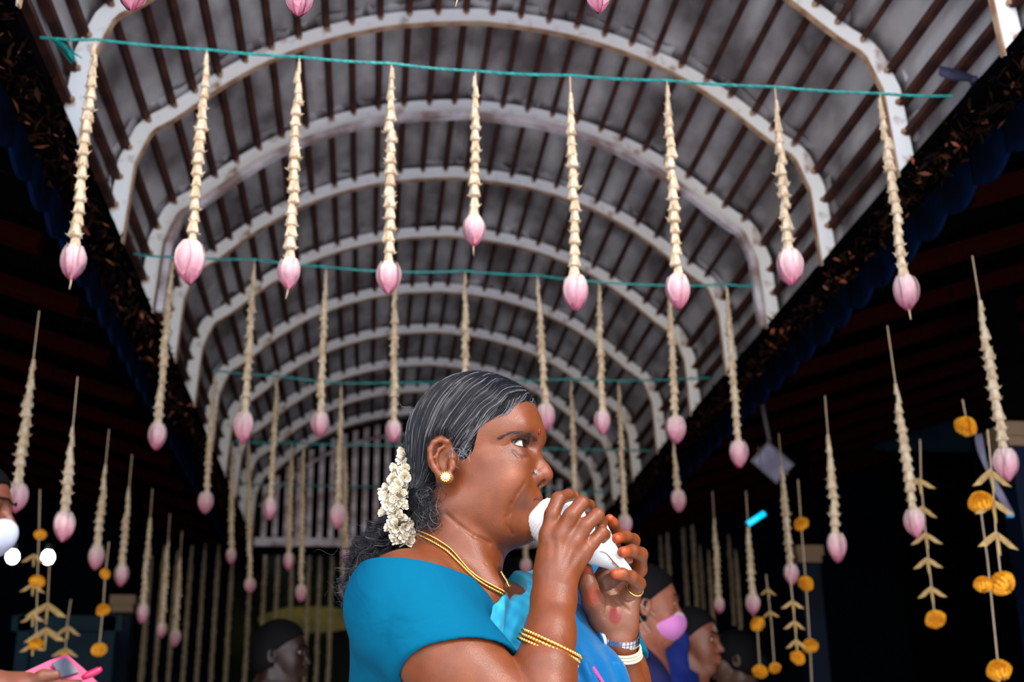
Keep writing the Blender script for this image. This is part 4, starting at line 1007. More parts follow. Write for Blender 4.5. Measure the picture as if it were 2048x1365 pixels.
for i in range(420):   # curls under the ear and behind the neck
    c0 = hp(rs_.uniform(842,884), rs_.uniform(975,1050), rs_.uniform(.040,.062)); k = 20; t = np.linspace(0, 1, k); A = rs_.uniform(.004, .009); p0 = rs_.rand()*6; w = rs_.uniform(4, 9)
    cur = A*(np.cos(w*t+p0)[:, None]*HF+np.sin(w*t+p0)[:, None]*HU)+np.outer(t*rs_.uniform(-.01, .03), -HU)+np.outer(t*rs_.uniform(-.012, .006), HF)+.003*np.sin(w*1.3*t)[:, None]*HN
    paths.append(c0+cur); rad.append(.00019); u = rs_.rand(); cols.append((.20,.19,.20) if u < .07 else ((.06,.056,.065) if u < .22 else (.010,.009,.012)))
pobj('ponytail_curls', tubes('ponytail_curls', paths, rad, MT['hair'], cols), tb, kind='stuff')
# stray hairs: around the crown, temple, ear and the tail
paths = []; cols = []
def stray(px, py, dx, dy, n=.05, bend=6, L=12):
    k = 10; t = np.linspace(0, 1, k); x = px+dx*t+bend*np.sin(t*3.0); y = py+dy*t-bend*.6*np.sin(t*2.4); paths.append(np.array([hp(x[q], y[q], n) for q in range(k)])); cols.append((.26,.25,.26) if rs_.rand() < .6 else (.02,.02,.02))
for _ in range(26): stray(rs_.uniform(898,945), rs_.uniform(880,912), rs_.uniform(-6,20), rs_.uniform(6,26), .076, rs_.uniform(-9,9))
for _ in range(16): stray(rs_.uniform(818,826), rs_.uniform(800,900), rs_.uniform(-24,-4), rs_.uniform(-20,14), 0, rs_.uniform(-8,8))
for _ in range(10): stray(rs_.uniform(880,1040), rs_.uniform(742,770), rs_.uniform(-26,-8), rs_.uniform(-9,2), .0, rs_.uniform(-4,4))
for _ in range(46):
    a = rs_.randint(1, 6); c = TLa[a]+rs_.randn(3)*.02; k = 12; t = np.linspace(0, 1, k)[:, None]; v = _n(rs_.randn(3)*np.array([1,.4,1])+np.array([-.9,0,-.2])); w = _n(np.cross(v, (0,1,0)))
    paths.append(c+v*t*rs_.uniform(.02,.045)+w*np.sin(t*rs_.uniform(3,8))*rs_.uniform(.002,.008)); cols.append((.05,.045,.05))
pobj('stray_hairs', tubes('stray_hairs', paths, [.00016]*len(paths), MT['hair'], cols), hb, kind='stuff')
# brows, lashes
paths = []; cols = []
brow = [(1003,878),(1016,869),(1032,864),(1048,864),(1062,869),(1074,877)]; bx = [b_[0] for b_ in brow]; by = [b_[1] for b_ in brow]
def onskin(pts, off=.0003): return snap(np.array(pts), skin, off, 3)
bp = []
for _ in range(125):
    x = rs_.uniform(1002, 1075); wd = .6+3.4*(x-1002)/73; y = np.interp(x, bx, by)+rs_.uniform(-wd, wd); L_ = rs_.uniform(5, 10); an = rs_.uniform(-.5, .15)+(.3 if x < 1030 else 0)
    bp.append([(x, y), (x-L_*.5, y-L_*.5*math.sin(-an)*-1+0), (x-L_, y-L_*math.sin(-an)*-1)])
flat_ = [hit(x, y, skin) for q in bp for x, y in (q[0],)]
for q, c in zip(bp, flat_):
    sx = [np.array(c)+HF*((x-q[0][0])*-.00064*-1)+HU*(-(y-q[0][1])*.00064) for x, y in q]; sx = onskin(sx, .0006); paths.append(sx); cols.append((.014,.010,.010) if rs_.rand() > .1 else (.10,.09,.09))
far = []
for P_ in paths[:]:   # mirrored brow
    L_ = (P_-HO)@HR.T; L_[:, 2] *= -1; far.append(HO+L_@HR); cols.append((.014,.010,.010))
paths += far
pobj('eyebrows', tubes('eyebrows', paths, [.00018]*len(paths), MT['hair'], cols), kind='stuff')
paths = []; cols = []
for s_ in (1, -1):
    m_ = np.array([1,1,s_]); o_ = np.array([.0690, .0072, .0345*s_]); up = []; lo_ = []
    for i in range(25):
        a = PI*i/24; q = o_+OT*m_*(.0142*math.cos(a)); 
        up.append(q+np.array([0,.0047*math.sin(a)+.0003,0])); lo_.append(q-np.array([0,.0042*math.sin(a),0]))
    def onball(L_, R0=.0132):
        c = np.array([EY[0], EY[1], EY[2]*s_]); L_ = np.array(L_); d = L_-c; l = np.linalg.norm(d[:, [0,2]], axis=1); k = np.sqrt(np.maximum(R0**2-d[:, 1]**2, 1e-8)); w = np.minimum(k/l, 1.25); d[:, 0] *= w; d[:, 2] *= w; return HO+(c+d)@HR
    U_ = onball(up); paths.append(U_); rad_u = .00060
    cols.append((.010,.006,.006)); Lw = onball(lo_, .0130); paths.append(Lw); cols.append((.03,.012,.008))
    for i in range(1, 24):
        b0 = U_[i]; od = _n(HR.T@(ON*m_)); paths.append(np.array([b0, b0+od*.003-HU*.0005, b0+od*.0055+HU*.0012, b0+od*.007+HU*.0035])); cols.append((.01,.007,.007))
RR_ = [(.00065 if len(p) == 25 else .00022) for p in paths]
for i, p in enumerate(paths):
    if len(p) == 25: RR_[i] = np.full(25, .00062)*np.clip(np.sin(np.linspace(.1, PI-.1, 25))*1.6, .5, 1)
pobj('eyelashes', tubes('eyelashes', paths, RR_, MT['hair'], cols), kind='stuff')
# bindi, nose stud, ear stud
def disc(name, px, py, r, m, n=None, h=.0008, prof=None, par=None, sx=1., sy=1.):
    c = hit(px, py, skin); g = grad(lambda q: fold(skin, q), c[None], .003)[0] if n is None else _n(n); z = g; x = _n(np.cross((0,0,1), z)); y = np.cross(z, x); R = np.stack([x*sx, y*sy, z], 1)
    b = MB(); b.lathe(prof or [(r, -.001), (r, h*.5), (r*.8, h), (.0001, h*1.2)], c=c, n=16, R=R); return pobj(name, b.mesh(name, MT[m], True), par), c, R
o, c, R = disc('bindi', 1079, 864, .0020, 'bindi', sy=1.9)
o, c, R = disc('nose_stud', 1071, 945, .0016, 'silver', prof=[(.0012,-.001),(.0018,.0008),(.0012,.0020),(.0001,.0024)])
b = MB()
for k in range(6): a = k*PI/3; b.lathe([(.0002,-.0008),(.0009,0),(.0002,.0008)], c=c+R@np.array([.0024*math.cos(a), .0024*math.sin(a), .001]), n=6)
pobj('stud_setting', b.mesh('stud_setting', MT['silver'], True), o)
EN = HN*.95+HF*.25
o, c, R = disc('ear_stud', 891, 955, .0042, 'pearl', n=EN, prof=[(.0040,.0002),(.0042,.0022),(.0033,.0042),(.0018,.0054),(.0001,.0058)])
b = MB(); b.lathe([(.0052,-.001),(.0062,.0006),(.0056,.0018),(.0040,.0020)], c=c, n=24, R=R)
for k in range(14): a = 2*PI*k/14; b.lathe([(.0001,-.0010),(.0009,-.0004),(.0010,.0003),(.0001,.0010)], c=c+R@np.array([.0060*math.cos(a), .0060*math.sin(a), .0012]), n=6)
pobj('gold_rim', b.mesh('gold_rim', MT['gold'], True), o)
# necklace: two ropes of gold
npx = [(838,1067),(852,1074),(872,1086),(897,1104),(915,1124),(932,1143),(949,1158),(968,1170),(990,1181),(1010,1191)]
nk2 = [(1001,1144),(1008,1152),(1015,1162),(1020,1172)]
ne = empty('necklace', (0,0,0), parent=person); ne.location = (0,0,0)
ctrl = np.array([hit(x, y, skin) for x, y in npx]); t = np.linspace(0, len(ctrl)-1, 110); cp = np.stack([np.interp(t, np.arange(len(ctrl)), ctrl[:, q]) for q in range(3)], 1); cp = snap(cp, skin, .0016)
for _ in range(12): cp[1:-1] = (cp[:-2]+2*cp[1:-1]+cp[2:])/4
tt = np.gradient(cp, axis=0); tt /= np.linalg.norm(tt, axis=1)[:, None]; gn = grad(lambda q: fold(skin, q), cp, .003); bn = np.cross(tt, gn)
for nm, off, tw in (('twisted_chain', .0014, True), ('bead_chain', -.0022, False)):
    b = MB()
    if tw:
        for s_ in (0, 1):
            a = np.arange(len(cp))*1.5+s_*PI; b.tube(cp+bn*off+.0009*(np.cos(a)[:, None]*gn+np.sin(a)[:, None]*bn), .0010, 5)
    else:
        sep = .0026*np.clip(np.sin(np.linspace(.2, PI-.1, len(cp))), 0, 1)[:, None]*.8; b.tube(cp+bn*off-bn*sep, .0009, 5)
        for i in range(0, len(cp), 1): b.lathe([(.0002,-.0013),(.0013,-.0005),(.0013,.0005),(.0002,.0013)], c=cp[i]+bn[i]*off-bn[i]*sep[i], n=5)
    pobj(nm, b.mesh(nm, MT['gold'], True), ne)
c2 = np.array([at(1002,1144,1.575), at(1008,1153,1.572), at(1014,1163,1.568), at(1019,1174,1.565)]); t = np.linspace(0, 3, 22); c2 = np.stack([np.interp(t, np.arange(4), c2[:, q]) for q in range(3)], 1); b = MB()
for s_ in (0, 1): a = np.arange(22)*1.4+s_*PI; b.tube(c2+.0012*np.stack([np.cos(a), np.zeros(22), np.sin(a)], 1), .0012, 5)
pobj('chain_far_side', b.mesh('chain_far_side', MT['gold'], True), ne)
# jasmine in the hair
def jas(seed):
    r_ = random.Random(seed); b = MB(); b.lathe([(.0007,-.011),(.0009,-.004),(.0019,.0005),(.0014,.002)], n=6); op = r_.choice([.35,.7,1.0])
    for lay, (np_, ln, o_) in enumerate(((6, .0085, op), (5, .0065, op*.45))):
        for k in range(np_):
            a = 2*PI*k/np_+lay*.5+r_.uniform(-.15,.15); c, s = math.cos(a), math.sin(a); L_ = []
            for (t, w) in ((0,.0009),(.4,.0024),(.8,.0024),(1.0,.0006)):
                rr = .0012+ln*math.sin(o_*t*1.2)*.9; z = .001+ln*t*math.cos(o_*t*1.1); L_.append(((rr*c-w*s, rr*s+w*c, z), ((rr-.0006)*c, (rr-.0006)*s, z-.0005), (rr*c+w*s, rr*s-w*c, z)))
            vs = [v for q in L_ for v in q]; b.add(vs, [(i*3+j, i*3+j+1, i*3+j+4, i*3+j+3) for i in range(3) for j in range(2)])
    return b.mesh('jasmine_flower', MT['jas'], True)
JM = [jas(i) for i in range(6)]
jg = empty('jasmine_garland', tuple(at(800,1000,1.575)-PL), parent=person)
jc = np.array([(816,902),(812,930),(803,955),(794,985),(790,1010),(793,1040),(802,1065),(808,1085)], float); jw = [5,12,17,20,21,20,15,9]
tj = []
b = MB(); b.tube([at(x, y, 1.60) for x, y in jc], .004, 6); pobj('string', b.mesh('string', MT['leafg']), jg); jg.children[0].location = -np.array(jg.location)
for i in range(112):
    t = (i+.5)/112*7; k = min(int(t), 6); x0 = jc[k]*(1-(t-k))+jc[k+1]*(t-k); w = np.interp(t, range(8), jw); u = rs_.uniform(-1, 1); dv = math.sqrt(max(0, 1-u*u))
    x = x0[0]+u*w*.98; y = x0[1]+rs_.uniform(-5, 5); Yd = 1.592-dv*w*.00064*rs_.uniform(.55, 1)
    dirn = _n(np.array([u*1.1-.15, -dv-.25, rs_.uniform(-.5, .5)])); q = Vector(dirn).to_track_quat('Z', 'Y').to_euler()
    o = link('jasmine_flower', JM[rs_.randint(6)], jg, tuple(at(x, y, Yd)-PL-np.array(jg.location)), q); sc_ = rs_.uniform(.85, 1.35); o.scale = (sc_,)*3
b = MB(); c = hp(818,968,.030); b.lathe([(.001,-.011),(.006,-.008),(.009,0),(.006,.008),(.001,.011)], c=c, n=14, R=np.stack([_n(HF*.7+HN*.2), _n(HN), _n(HU)], 1)); pobj('hair_clip', b.mesh('hair_clip', MT['clipb'], True))
# ---- blouse
TC = NB.copy(); TR = np.stack([TF, TS, (0,0,1.)])
def plane3(p, q, r):
    n = np.cross(q-p, r-p); n /= np.linalg.norm(n); return p, (n if n[2] > 0 else -n)
A_, B_, C_ = [hit(x, y, skin) for x, y in ((790,1119),(889,1138),(1004,1196))]
LA, LB, LC = [TR@(q-TC) for q in (A_, B_, C_)]
print('neckline', LA, LB, LC)
NLp = np.array([LA, LB, LC]); 
def neckf(P):
    L_ = (P-TC)@TR.T; L_[:, 1] = np.abs(L_[:, 1]); p, n = plane3(LA, LB, LC); return (L_-p)@n
def comp(ps, k=.01, op='u'):
    add = [q for q in ps if q.op == 'u']; return Prim(lambda P: fold(ps, P), np.min([q.lo for q in add], 0), np.max([q.hi for q in add], 0), k, op)
def sleeve(arm, S_, E_, frac, tilt=(0,0,0)):
    ax_ = _n(E_-S_); p = S_+(E_-S_)*frac; n = _n(ax_+np.array(tilt)); big = 9*np.ones(3)
    return comp([*arm(.0075), Prim(lambda P: (P-p)@n, -big, big, .004, 'i')], .022)
big = 9*np.ones(3); HEMP = at(900, 1290, 1.425); HEMN = _n(np.array([.10,-.42,-.90]))
blouse = [comp([*armR(.0080), Prim(lambda P: (P-HEMP)@HEMN, -9*np.ones(3), 9*np.ones(3), .004, 'i')], .022), sleeve(armL, SHL, ELL, .40)]+torso(.0055)
blouse += [Prim(neckf, -big, big, .003, 'i'), Prim(lambda P: .99-P[:, 2], -big, big, .003, 'i')]
hole = comp([*armR(.0030), Prim(lambda P: -((P-HEMP)@HEMN+.010), -big, big, .003, 'i')], .002, 's'); hole.op = 's'; blouse.append(hole)
SH2 = SHR+np.array([0,0,-.02])
def blousepost(P, D):
    L_ = P-SHR; ax_ = _n(ELR-SHR); t = L_@ax_; r_ = L_-np.outer(t, ax_); ang = np.arctan2(r_@_n(np.cross(ax_, (0,1,0))), r_@_n(np.cross(ax_, np.cross(ax_, (0,1,0)))))
    w = np.clip(1-np.linalg.norm(P-at(770,1300,1.48), axis=1)/.10, 0, 1)
    D = D-.0050*w*(.5+.5*np.sin(P[:, 0]*120-P[:, 2]*38))
    w2 = np.clip(1-np.linalg.norm(P-at(965,1225,1.50), axis=1)/.07, 0, 1); D = D-.0048*w2*(.6+.6*np.sin((P[:, 0]*.75+P[:, 2]*.66)*190))
    return D
Vb, Ib = surface(blouse, .0021, lo=[SHR[0]-.12, 1.34, .99], hi=[.52, 1.92, NB[2]+.08], post=blousepost)
pobj('blouse', quads('blouse', Vb, Ib, MT['blouse']))
# ---- sari drape
ed = [(1352,1345),(1340,1330),(1365,1032),(1319,1024),(1282,992),(1240,970),(1195,1006),(1160,1016),(1140,1030)]
ed = [(1450,1060),(1365,1034),(1319,1024),(1282,994),(1240,969),(1195,1005),(1160,1016),(1130,1040)]
edY = [1.50,1.505,1.515,1.52,1.53,1.555,1.58,1.60]; ez_ = np.array([at(x, y, Y_) for (y, x), Y_ in zip(ed, edY)]); zo = np.argsort(ez_[:, 2]); EZ = ez_[zo, 2]; EX = ez_[zo, 0]
def sarif(P):
    ex = np.interp(P[:, 2], EZ, EX); ex = np.where(P[:, 1] > 1.72, ex-.10, ex); return (ex-P[:, 0])*.7
def coll(P): 
    L_ = (P-TC)@TR.T; L_[:, 1] = np.abs(L_[:, 1]); p, n = plane3(LA, LB, LC); return np.minimum((L_-p)@n-.006, .080-np.hypot(L_[:, 0], L_[:, 1]))
sari = torso(.0125, .055)+[comp([cap(SHL+np.array([-.045,-.02,.040]), SHL+np.array([.03,.0,.035]), .030, .034, .02)], .03)]
sari += [Prim(sarif, -big, big, .003, 'i'), Prim(coll, -big, big, .003, 'i'), Prim(lambda P: .80-P[:, 2], -big, big, .003, 'i')]
def saripost(P, D):
    ph = P[:, 0]*.86-P[:, 2]*.5+P[:, 1]*.3; ph2 = P[:, 0]*.93+P[:, 2]*.36
    m_ = np.clip((P[:, 0]-.17)/.06, 0, 1); zz = np.clip((1.30-P[:, 2])/.06, .2, 1)
    return D-(.0022*np.sin(ph*170)+.0016*np.sin(ph*333+1))*(1-m_)-(.0035*np.sin(ph2*120+1.)+.0018*np.sin(ph2*260))*m_*zz
Vs, Is = surface(sari, .0024, lo=[.02, 1.36, .80], hi=[.52, 1.98, NB[2]+.10], post=saripost)
CS = np.repeat(np.array([[.0005,.085,.22]]), len(Vs), 0)
ex = np.interp(Vs[:, 2], EZ, EX); bd = Vs[:, 0]-ex; w = np.clip((.058-bd)/.006, 0, 1)*(Vs[:, 1] < 1.72)
ns = .5+.5*np.sin(Vs[:, 0]*310+Vs[:, 2]*120+2*np.sin(Vs[:, 2]*90))*np.sin(Vs[:, 2]*260-Vs[:, 0]*70); w2 = w*(.55+.45*ns)
CS = CS*(1-w2[:, None])+np.array([.03,.36,.50])*w2[:, None]
m = clothmat('sari_satin', (1,1,1), (.80,.86,.92), 16, .5, .32, .1, 1400); 
nt = m.node_tree; p = nt.nodes['Principled BSDF']; mx = [n for n in nt.nodes if n.type == 'MIX'][0]; a = nt.nodes.new('ShaderNodeVertexColor'); a.layer_name = 'Col'; nt.links.new(a.outputs[0], mx.inputs[6]); mx.blend_type = 'MULTIPLY'
MT['sari'] = m
sr = pobj('sari', quads('sari', Vs, Is, m, CS))
# skirt of the sari down to the floor
b = MB(); n = 120; rings = 16; vs = []
for i in range(rings):
    t = i/(rings-1); z = .94*(1-t); r = .150+.12*t**.8
    for k in range(n):
        a = 2*PI*k/n; fr = max(0, math.cos(a+TY)); rr = r*(1+(.010+.045*fr)*t*math.sin(a*26)+.02*t*math.sin(a*7+1)); vs.append((.10+rr*math.cos(a)*1.0, 1.69+rr*math.sin(a)*.86, z))
b.add(vs, [(i*n+k, i*n+(k+1) % n, (i+1)*n+(k+1) % n, (i+1)*n+k) for i in range(rings-1) for k in range(n)]); me = b.mesh('sari_skirt', MT['blouse'], True); pobj('sari_skirt', me)
# small printed motif on the drape
c = hit(1196,1352, sari+[]); b = MB()
for k in range(7):
    x0, y0 = 1188+k*3.2, 1338+k*5; g = hit(x0, y0, sari, off=.004); b.lathe([(.0001,-.0004),(.0022,0),(.0001,.0004)], c=g, n=6, R=np.stack([CX*1.0, np.array([0,0,1.3]), np.array([0,1.,0])], 1))
pobj('woven_motif', b.mesh('woven_motif', mat('magenta_thread', (.35,.02,.16), .6)), sr)
# ---- bangles, watch, ring
def band(c, nrm, R0, prof_r, m, name, par=None, n=64, wob=0., flatk=1.0, xa=None):
    z = _n(nrm); x = _n(np.cross((0,1,0), z)) if xa is None else _n(xa); y = np.cross(z, x); pts = [c+R0*(math.cos(a)*x+math.sin(a)*y*flatk) for a in np.linspace(0, 2*PI, n+1)]
    b = MB(); b.tube(pts, prof_r, 6, cap=False); return pobj(name, b.mesh(name, MT[m], True), par), x, y, z
bc = at(1100,1296,1.463); bn_ = _n(np.array([.42,-.12,.9]))
for k, dz in enumerate((-.0052, 0, .0052)):
    o, x, y, z = band(bc+bn_*dz, bn_, .0359-.0003*k, .0017, 'gold', 'bangle')
    b = MB()
    for q in range(56): a = 2*PI*q/56; b.lathe([(.0003,-.0022),(.0022,-.0008),(.0022,.0008),(.0003,.0022)], c=bc+bn_*dz+(.0366-.0003*k)*(math.cos(a)*x+math.sin(a)*y), n=6)
    pobj('gold_beads', b.mesh('gold_beads', MT['gold'], True), o, kind='stuff')
wc = at(1237,1272,1.604); wn = _n(np.array([.05,-.62,.80])); wx = _n(np.cross((0,1,0), wn)); wy = np.cross(wn, wx)
w_ = empty('wrist_watch', (0,0,0), parent=person)
b = MB(); NL = 34
for q in range(NL):
    a = 2*PI*q/NL; rd = math.cos(a)*wx+math.sin(a)*wy; tg = -math.sin(a)*wx+math.cos(a)*wy; R = np.stack([tg, wn, rd], 1)
    for s_, w in ((-1,.0042),(0,.0034),(1,.0042)): b.box(wc+rd*(.0262+(0 if s_ else .0004))+wn*s_*.0042, (.0042, w, .0022), R)
pobj('steel_bracelet', b.mesh('steel_bracelet', MT['silver']), w_)
a = PI*1.16; rd = math.cos(a)*wx+math.sin(a)*wy
if (rd@np.array([1,0,0])) > 0: a = -a+PI; rd = math.cos(a)*wx+math.sin(a)*wy
tg = -math.sin(a)*wx+math.cos(a)*wy; R = np.stack([tg, wn, rd], 1)
b = MB(); b.lathe([(.0115,-.002),(.0130,.001),(.0125,.0045),(.0108,.0052)], c=wc+rd*.0265, n=26, R=R); pobj('watch_case', b.mesh('watch_case', MT['silver'], True), w_)
b = MB(); b.lathe([(.0106,.0040),(.0106,.0048),(.0001,.0050)], c=wc+rd*.0265, n=26, R=R); pobj('watch_dial', b.mesh('watch_dial', mat('dial_blue', (.02,.14,.26), .15), True), w_)
for k in range(3): band(wc-np.array([0,0,.0125+.0042*k])+wn*0, _n(np.array([.05,-.60+.04*k,.80])), .0268+.0005*k, .0019, 'capital_pale', 'pale_bangle')
rc = (mcl[3]*.45+fingL[3][0][1]*.55); rd_ = _n(fingL[3][0][1]-mcl[3]); o, x, y, z = band(rc, rd_, .0108, .0013, 'gold', 'finger_ring')
b = MB(); b.lathe([(.0002,-.003),(.0032,-.001),(.0032,.001),(.0002,.003)], c=rc+_n(np.array([.7,-.7,.1]))*.0122, n=8); pobj('red_stone', b.mesh('red_stone', mat('ruby', (.30,.0,.05), .1), True), o)
# ---- the conch
CA = at(1068, 1030, 1.572); CT = at(1265, 1148, 1.552); cx_ = _n(CT-CA); vw = _n((CA+CT)/2-np.array([0,0,CAMH])); ce1 = _n(np.cross(cx_, vw)); 
if ce1[2] < 0: ce1 = -ce1
ce2 = _n(np.cross(cx_, ce1)); ce2 = ce2 if ce2[1] < 0 else -ce2
PXM = np.linalg.norm(CT-CA)/230.
stn = [(-12,13,-8),(-8,26,-22),(-4,36,-29),(0,42,-33),(6,45,-36),(14,48,-38),(24,51,-41),(36,57,-43),(50,64,-45),(66,71,-45),(84,75,-43),(100,74,-40),(118,69,-35),(136,60,-30),(152,49,-26),(166,38,-22),(180,28,-18),(195,20,-15),(210,13,-12),(222,8,-8),(230,2,-3)]
t_ = np.array([s[0] for s in stn], float); tp = np.array([s[1] for s in stn], float); bt = np.array([s[2] for s in stn], float)
na, nt_ = 72, 120; vs = []
for i in range(nt_):
    t = -12+242*(i/(nt_-1)); up_ = np.interp(t, t_, tp); dn = np.interp(t, t_, bt); c = (up_+dn)/2; hh = (up_-dn)/2
    gw = np.clip((t-48)/34, 0, 1)*np.clip((226-t)/30, 0, 1)
    spi = 1.1*math.sin(t*2*PI/6.5)*np.clip((62-t)/30, 0, 1)*(1 if t > -6 else 0)
    for k in range(na):
        a = 2*PI*k/na; ca, sa = math.cos(a), math.sin(a)
        g = math.exp(-((a-.78)/.24)**2); g2 = math.exp(-((a-.36)/.14)**2)
        rr = 1-.42*g*gw+.05*g2*gw
        spx = spi*(1 if True else 0)*math.cos(0)+.0
        sh = .25*t*0
        r1 = (hh+spi)*rr; r2 = (hh*.82+spi)*rr
        vs.append(CA+cx_*PXM*(t+6*math.sin(a+1.0)*np.clip((60-t)/60, 0, 1))+ce1*PXM*(c+r1*ca)+ce2*PXM*(r2*sa))
b = MB(); b.add(vs, [(i*na+k, i*na+(k+1) % na, (i+1)*na+(k+1) % na, (i+1)*na+k) for i in range(nt_-1) for k in range(na)]+[tuple(range(na)), tuple((nt_-1)*na+k for k in range(na))[::-1]])
conch = empty('conch_shell', tuple(CA)); tag(conch, 'polished white conch shell held to her lips in both hands', 'conch')
co = obj('shell', rel(conch, b), MT['shell'], conch, True)
bm = bmesh.new(); bm.from_mesh(co.data); bmesh.ops.recalc_face_normals(bm, faces=bm.faces); bm.to_mesh(co.data); bm.free()
from mathutils.bvhtree import BVHTree
bv = BVHTree.FromPolygons([Vector(v) for v in vs], [tuple(p.vertices) for p in co.data.polygons])
def onshell(x, y):
    r = ray(x, y); r = r/np.linalg.norm(r); h = bv.ray_cast(Vector((0,0,CAMH)), Vector(r)); return np.array(h[0])-r*.0002 if h[0] else at(x, y, 1.53)
cr = [(1199,1104),(1207,1105),(1214,1109),(1221,1117),(1227,1125),(1234,1132),(1239,1136),(1243,1141)]
b = MB(); b.tube([onshell(*q) for q in cr], [.0003,.0005,.0006,.0008,.0011,.0011,.0008,.0003], 5)
for _ in range(16):
    k = random.uniform(3, 6.5); x = np.interp(k, range(8), [q[0] for q in cr]); y = np.interp(k, range(8), [q[1] for q in cr]); p = onshell(x-random.uniform(1,4), y+random.uniform(1,3)); b.lathe([(.0001,-.0004),(.0007,0),(.0001,.0004)], c=p, n=5)
obj('surface_crack', rel(conch, b), MT['crack'], conch)
# ------------------------------------------------------------------ the people further back
def bystander(px, py, Y, H, yaw, label, skinc, cloth, haircol=(.006,.005,.006), mask=None, veil=False, bun=True, facing_away=False, shirt=None, spot=None, hair_h=1.0):
    "px,py: centre of the head; H: head height in metres; yaw: 0 looks to picture right, positive turns towards the camera"
    c = at(px, py, Y); k = H/.225; a = math.radians(yaw); F = np.array([math.cos(a), -math.sin(a), 0.]); N = np.array([-math.sin(a), -math.cos(a), 0.]); U = np.array([0,0,1.]); R = np.stack([F, U, N])
    root = empty('person', (c[0]-.03*F[0], c[1]-.03*F[1], 0)); tag(root, label, 'person'); l = np.array(root.location)
    def w(f, u, n): return c+k*(f*F+u*U+n*N)
    def e(f, u, n, r, kk=.012, op='u', both=True): return [ell(w(f, u, n*s), np.array(r)*k, R, kk*k, op) for s in ((1,-1) if both and n else (1,))]
    def cc(p, q, ra, rb, kk=.01, op='u', both=True): return [cap(w(p[0], p[1], p[2]*s), w(q[0], q[1], q[2]*s), ra*k, rb*k, kk*k, op) for s in ((1,-1) if both else (1,))]
    P = e(0,.030,0,(.088,.080,.070))+e(.040,-.030,0,(.045,.068,.052),.03)+e(.045,-.025,.030,(.028,.032,.024),.02)+cc((-.02,-.055,.045),(.040,-.085,.012),.017,.016,.02)+e(.060,-.088,0,(.018,.016,.022),.015)
    P += cc((.080,.022,.008),(.066,.026,.036),.010,.009,.014)+e(.084,.006,.030,(.012,.010,.016),.012,'s')+e(.064,.007,.030,(.014,.0135,.015),.006)
    P += cc((.086,.004,0),(.102,-.026,0),.006,.009,.010,both=False)+e(.088,-.030,.011,(.010,.008,.007),.006)+cc((.078,-.054,.020),(.092,-.050,0),.004,.006,.006)+cc((.076,-.064,.018),(.088,-.065,0),.005,.007,.006)
    P += cc((.070,-.0585,.026),(.098,-.0580,0),.001,.0015,.004,'s')
    P += e(-.012,-.005,.074,(.018,.030,.007),.008)+e(-.008,-.008,.078,(.009,.018,.006),.004,'s')
    sh = w(-.03,-.175,0)
    P += [cap(w(-.02,-.05,0), sh+np.array([0,0,.02]), .050*k, .056*k, .02)]
    T = lambda g: [cap(w(-.035,-.215,.13), w(-.035,-.215,-.13), .055*k+g, .055*k+g, .05), cap(w(-.03,-.19,0), w(-.02,-.60,0), .105*k+g, .120*k+g, .05, flat=(F, .8)), cap(w(-.035,-.22,.165), w(.0,-.48,.19), .048*k+g, .040*k+g, .03), cap(w(-.035,-.22,-.165), w(.0,-.48,-.19), .048*k+g, .040*k+g, .03),
         cap(w(.0,-.48,.19), w(.16,-.55,.12), .038*k+g*.3, .028*k+g*.3, .02), cap(w(.0,-.48,-.19), w(.16,-.55,-.12), .038*k+g*.3, .028*k+g*.3, .02)]
    P += T(0)+[cap(w(.16,-.55,.12), w(.235,-.55,.05), .026*k, .016*k, .012, flat=(U, .6)), cap(w(.16,-.55,-.12), w(.235,-.56,-.04), .026*k, .016*k, .012, flat=(U, .6))]
    for s in (1,-1):
        for q in range(4): P += [cap(w(.235,-.555,.035*s+.009*q*s), w(.285+.006*(q in (1,2)),-.565-.004*q,.025*s+.009*q*s), .0085*k, .0065*k, .004)]
        P += [cap(w(.20,-.54,.06*s), w(.245,-.525,.02*s), .010*k, .0075*k, .006)]
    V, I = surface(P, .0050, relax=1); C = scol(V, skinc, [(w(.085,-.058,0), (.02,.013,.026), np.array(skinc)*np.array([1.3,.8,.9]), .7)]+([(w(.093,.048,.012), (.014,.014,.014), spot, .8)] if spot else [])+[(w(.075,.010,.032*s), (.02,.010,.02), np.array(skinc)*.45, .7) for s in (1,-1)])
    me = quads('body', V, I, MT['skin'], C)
    def put(nm, me, kind=None):
        n = len(me.vertices); co = np.empty(n*3, np.float32); me.vertices.foreach_get('co', co); co = co.reshape(-1, 3)-l.astype(np.float32); me.vertices.foreach_set('co', co.ravel()); me.update(); return link(nm, me, root, kind=kind)
    put('body', me)
    for s in (1,-1):
        b = MB(); b.lathe([(.0126*k*math.sin(PI*(i+.02)/10.04), .0126*k*math.cos(PI*(i+.02)/10.04)) for i in range(11)], c=w(.0665,.007,.030*s), n=14); eb = put('eyeball', b.mesh('eyeball', MT['white_eye'], True))
        b = MB(); q = w(.0665+.0124,.007,.030*s); g = _n(F); x = _n(np.cross(U, g)); y = np.cross(g, x); b.lathe([(.0058*k,-.001),(.005*k,.0006),(.0001,.001)], c=q, n=12, R=np.stack([x,y,g],1)); m2 = b.mesh('iris', MT['iris'], True); put('iris', m2)
        b = MB(); b.tube([w(.098,.020,.010*s), w(.094,.029,.024*s), w(.076,.030,.042*s), w(.062,.022,.052*s)], [.0022*k,.0030*k,.0022*k,.0008*k], 6); put('eyebrow', b.mesh('eyebrow', MT['hairbase'], True))
    hp_ = e(-.004,.036,0,(.095,.090,.080),.01)+e(-.035,-.010,0,(.062,.070,.076),.02)+(e(-.095,-.010,0,(.038,.040,.038),.015) if bun else [])
    cut = np.array([_n((.80,-.60,0))]) 
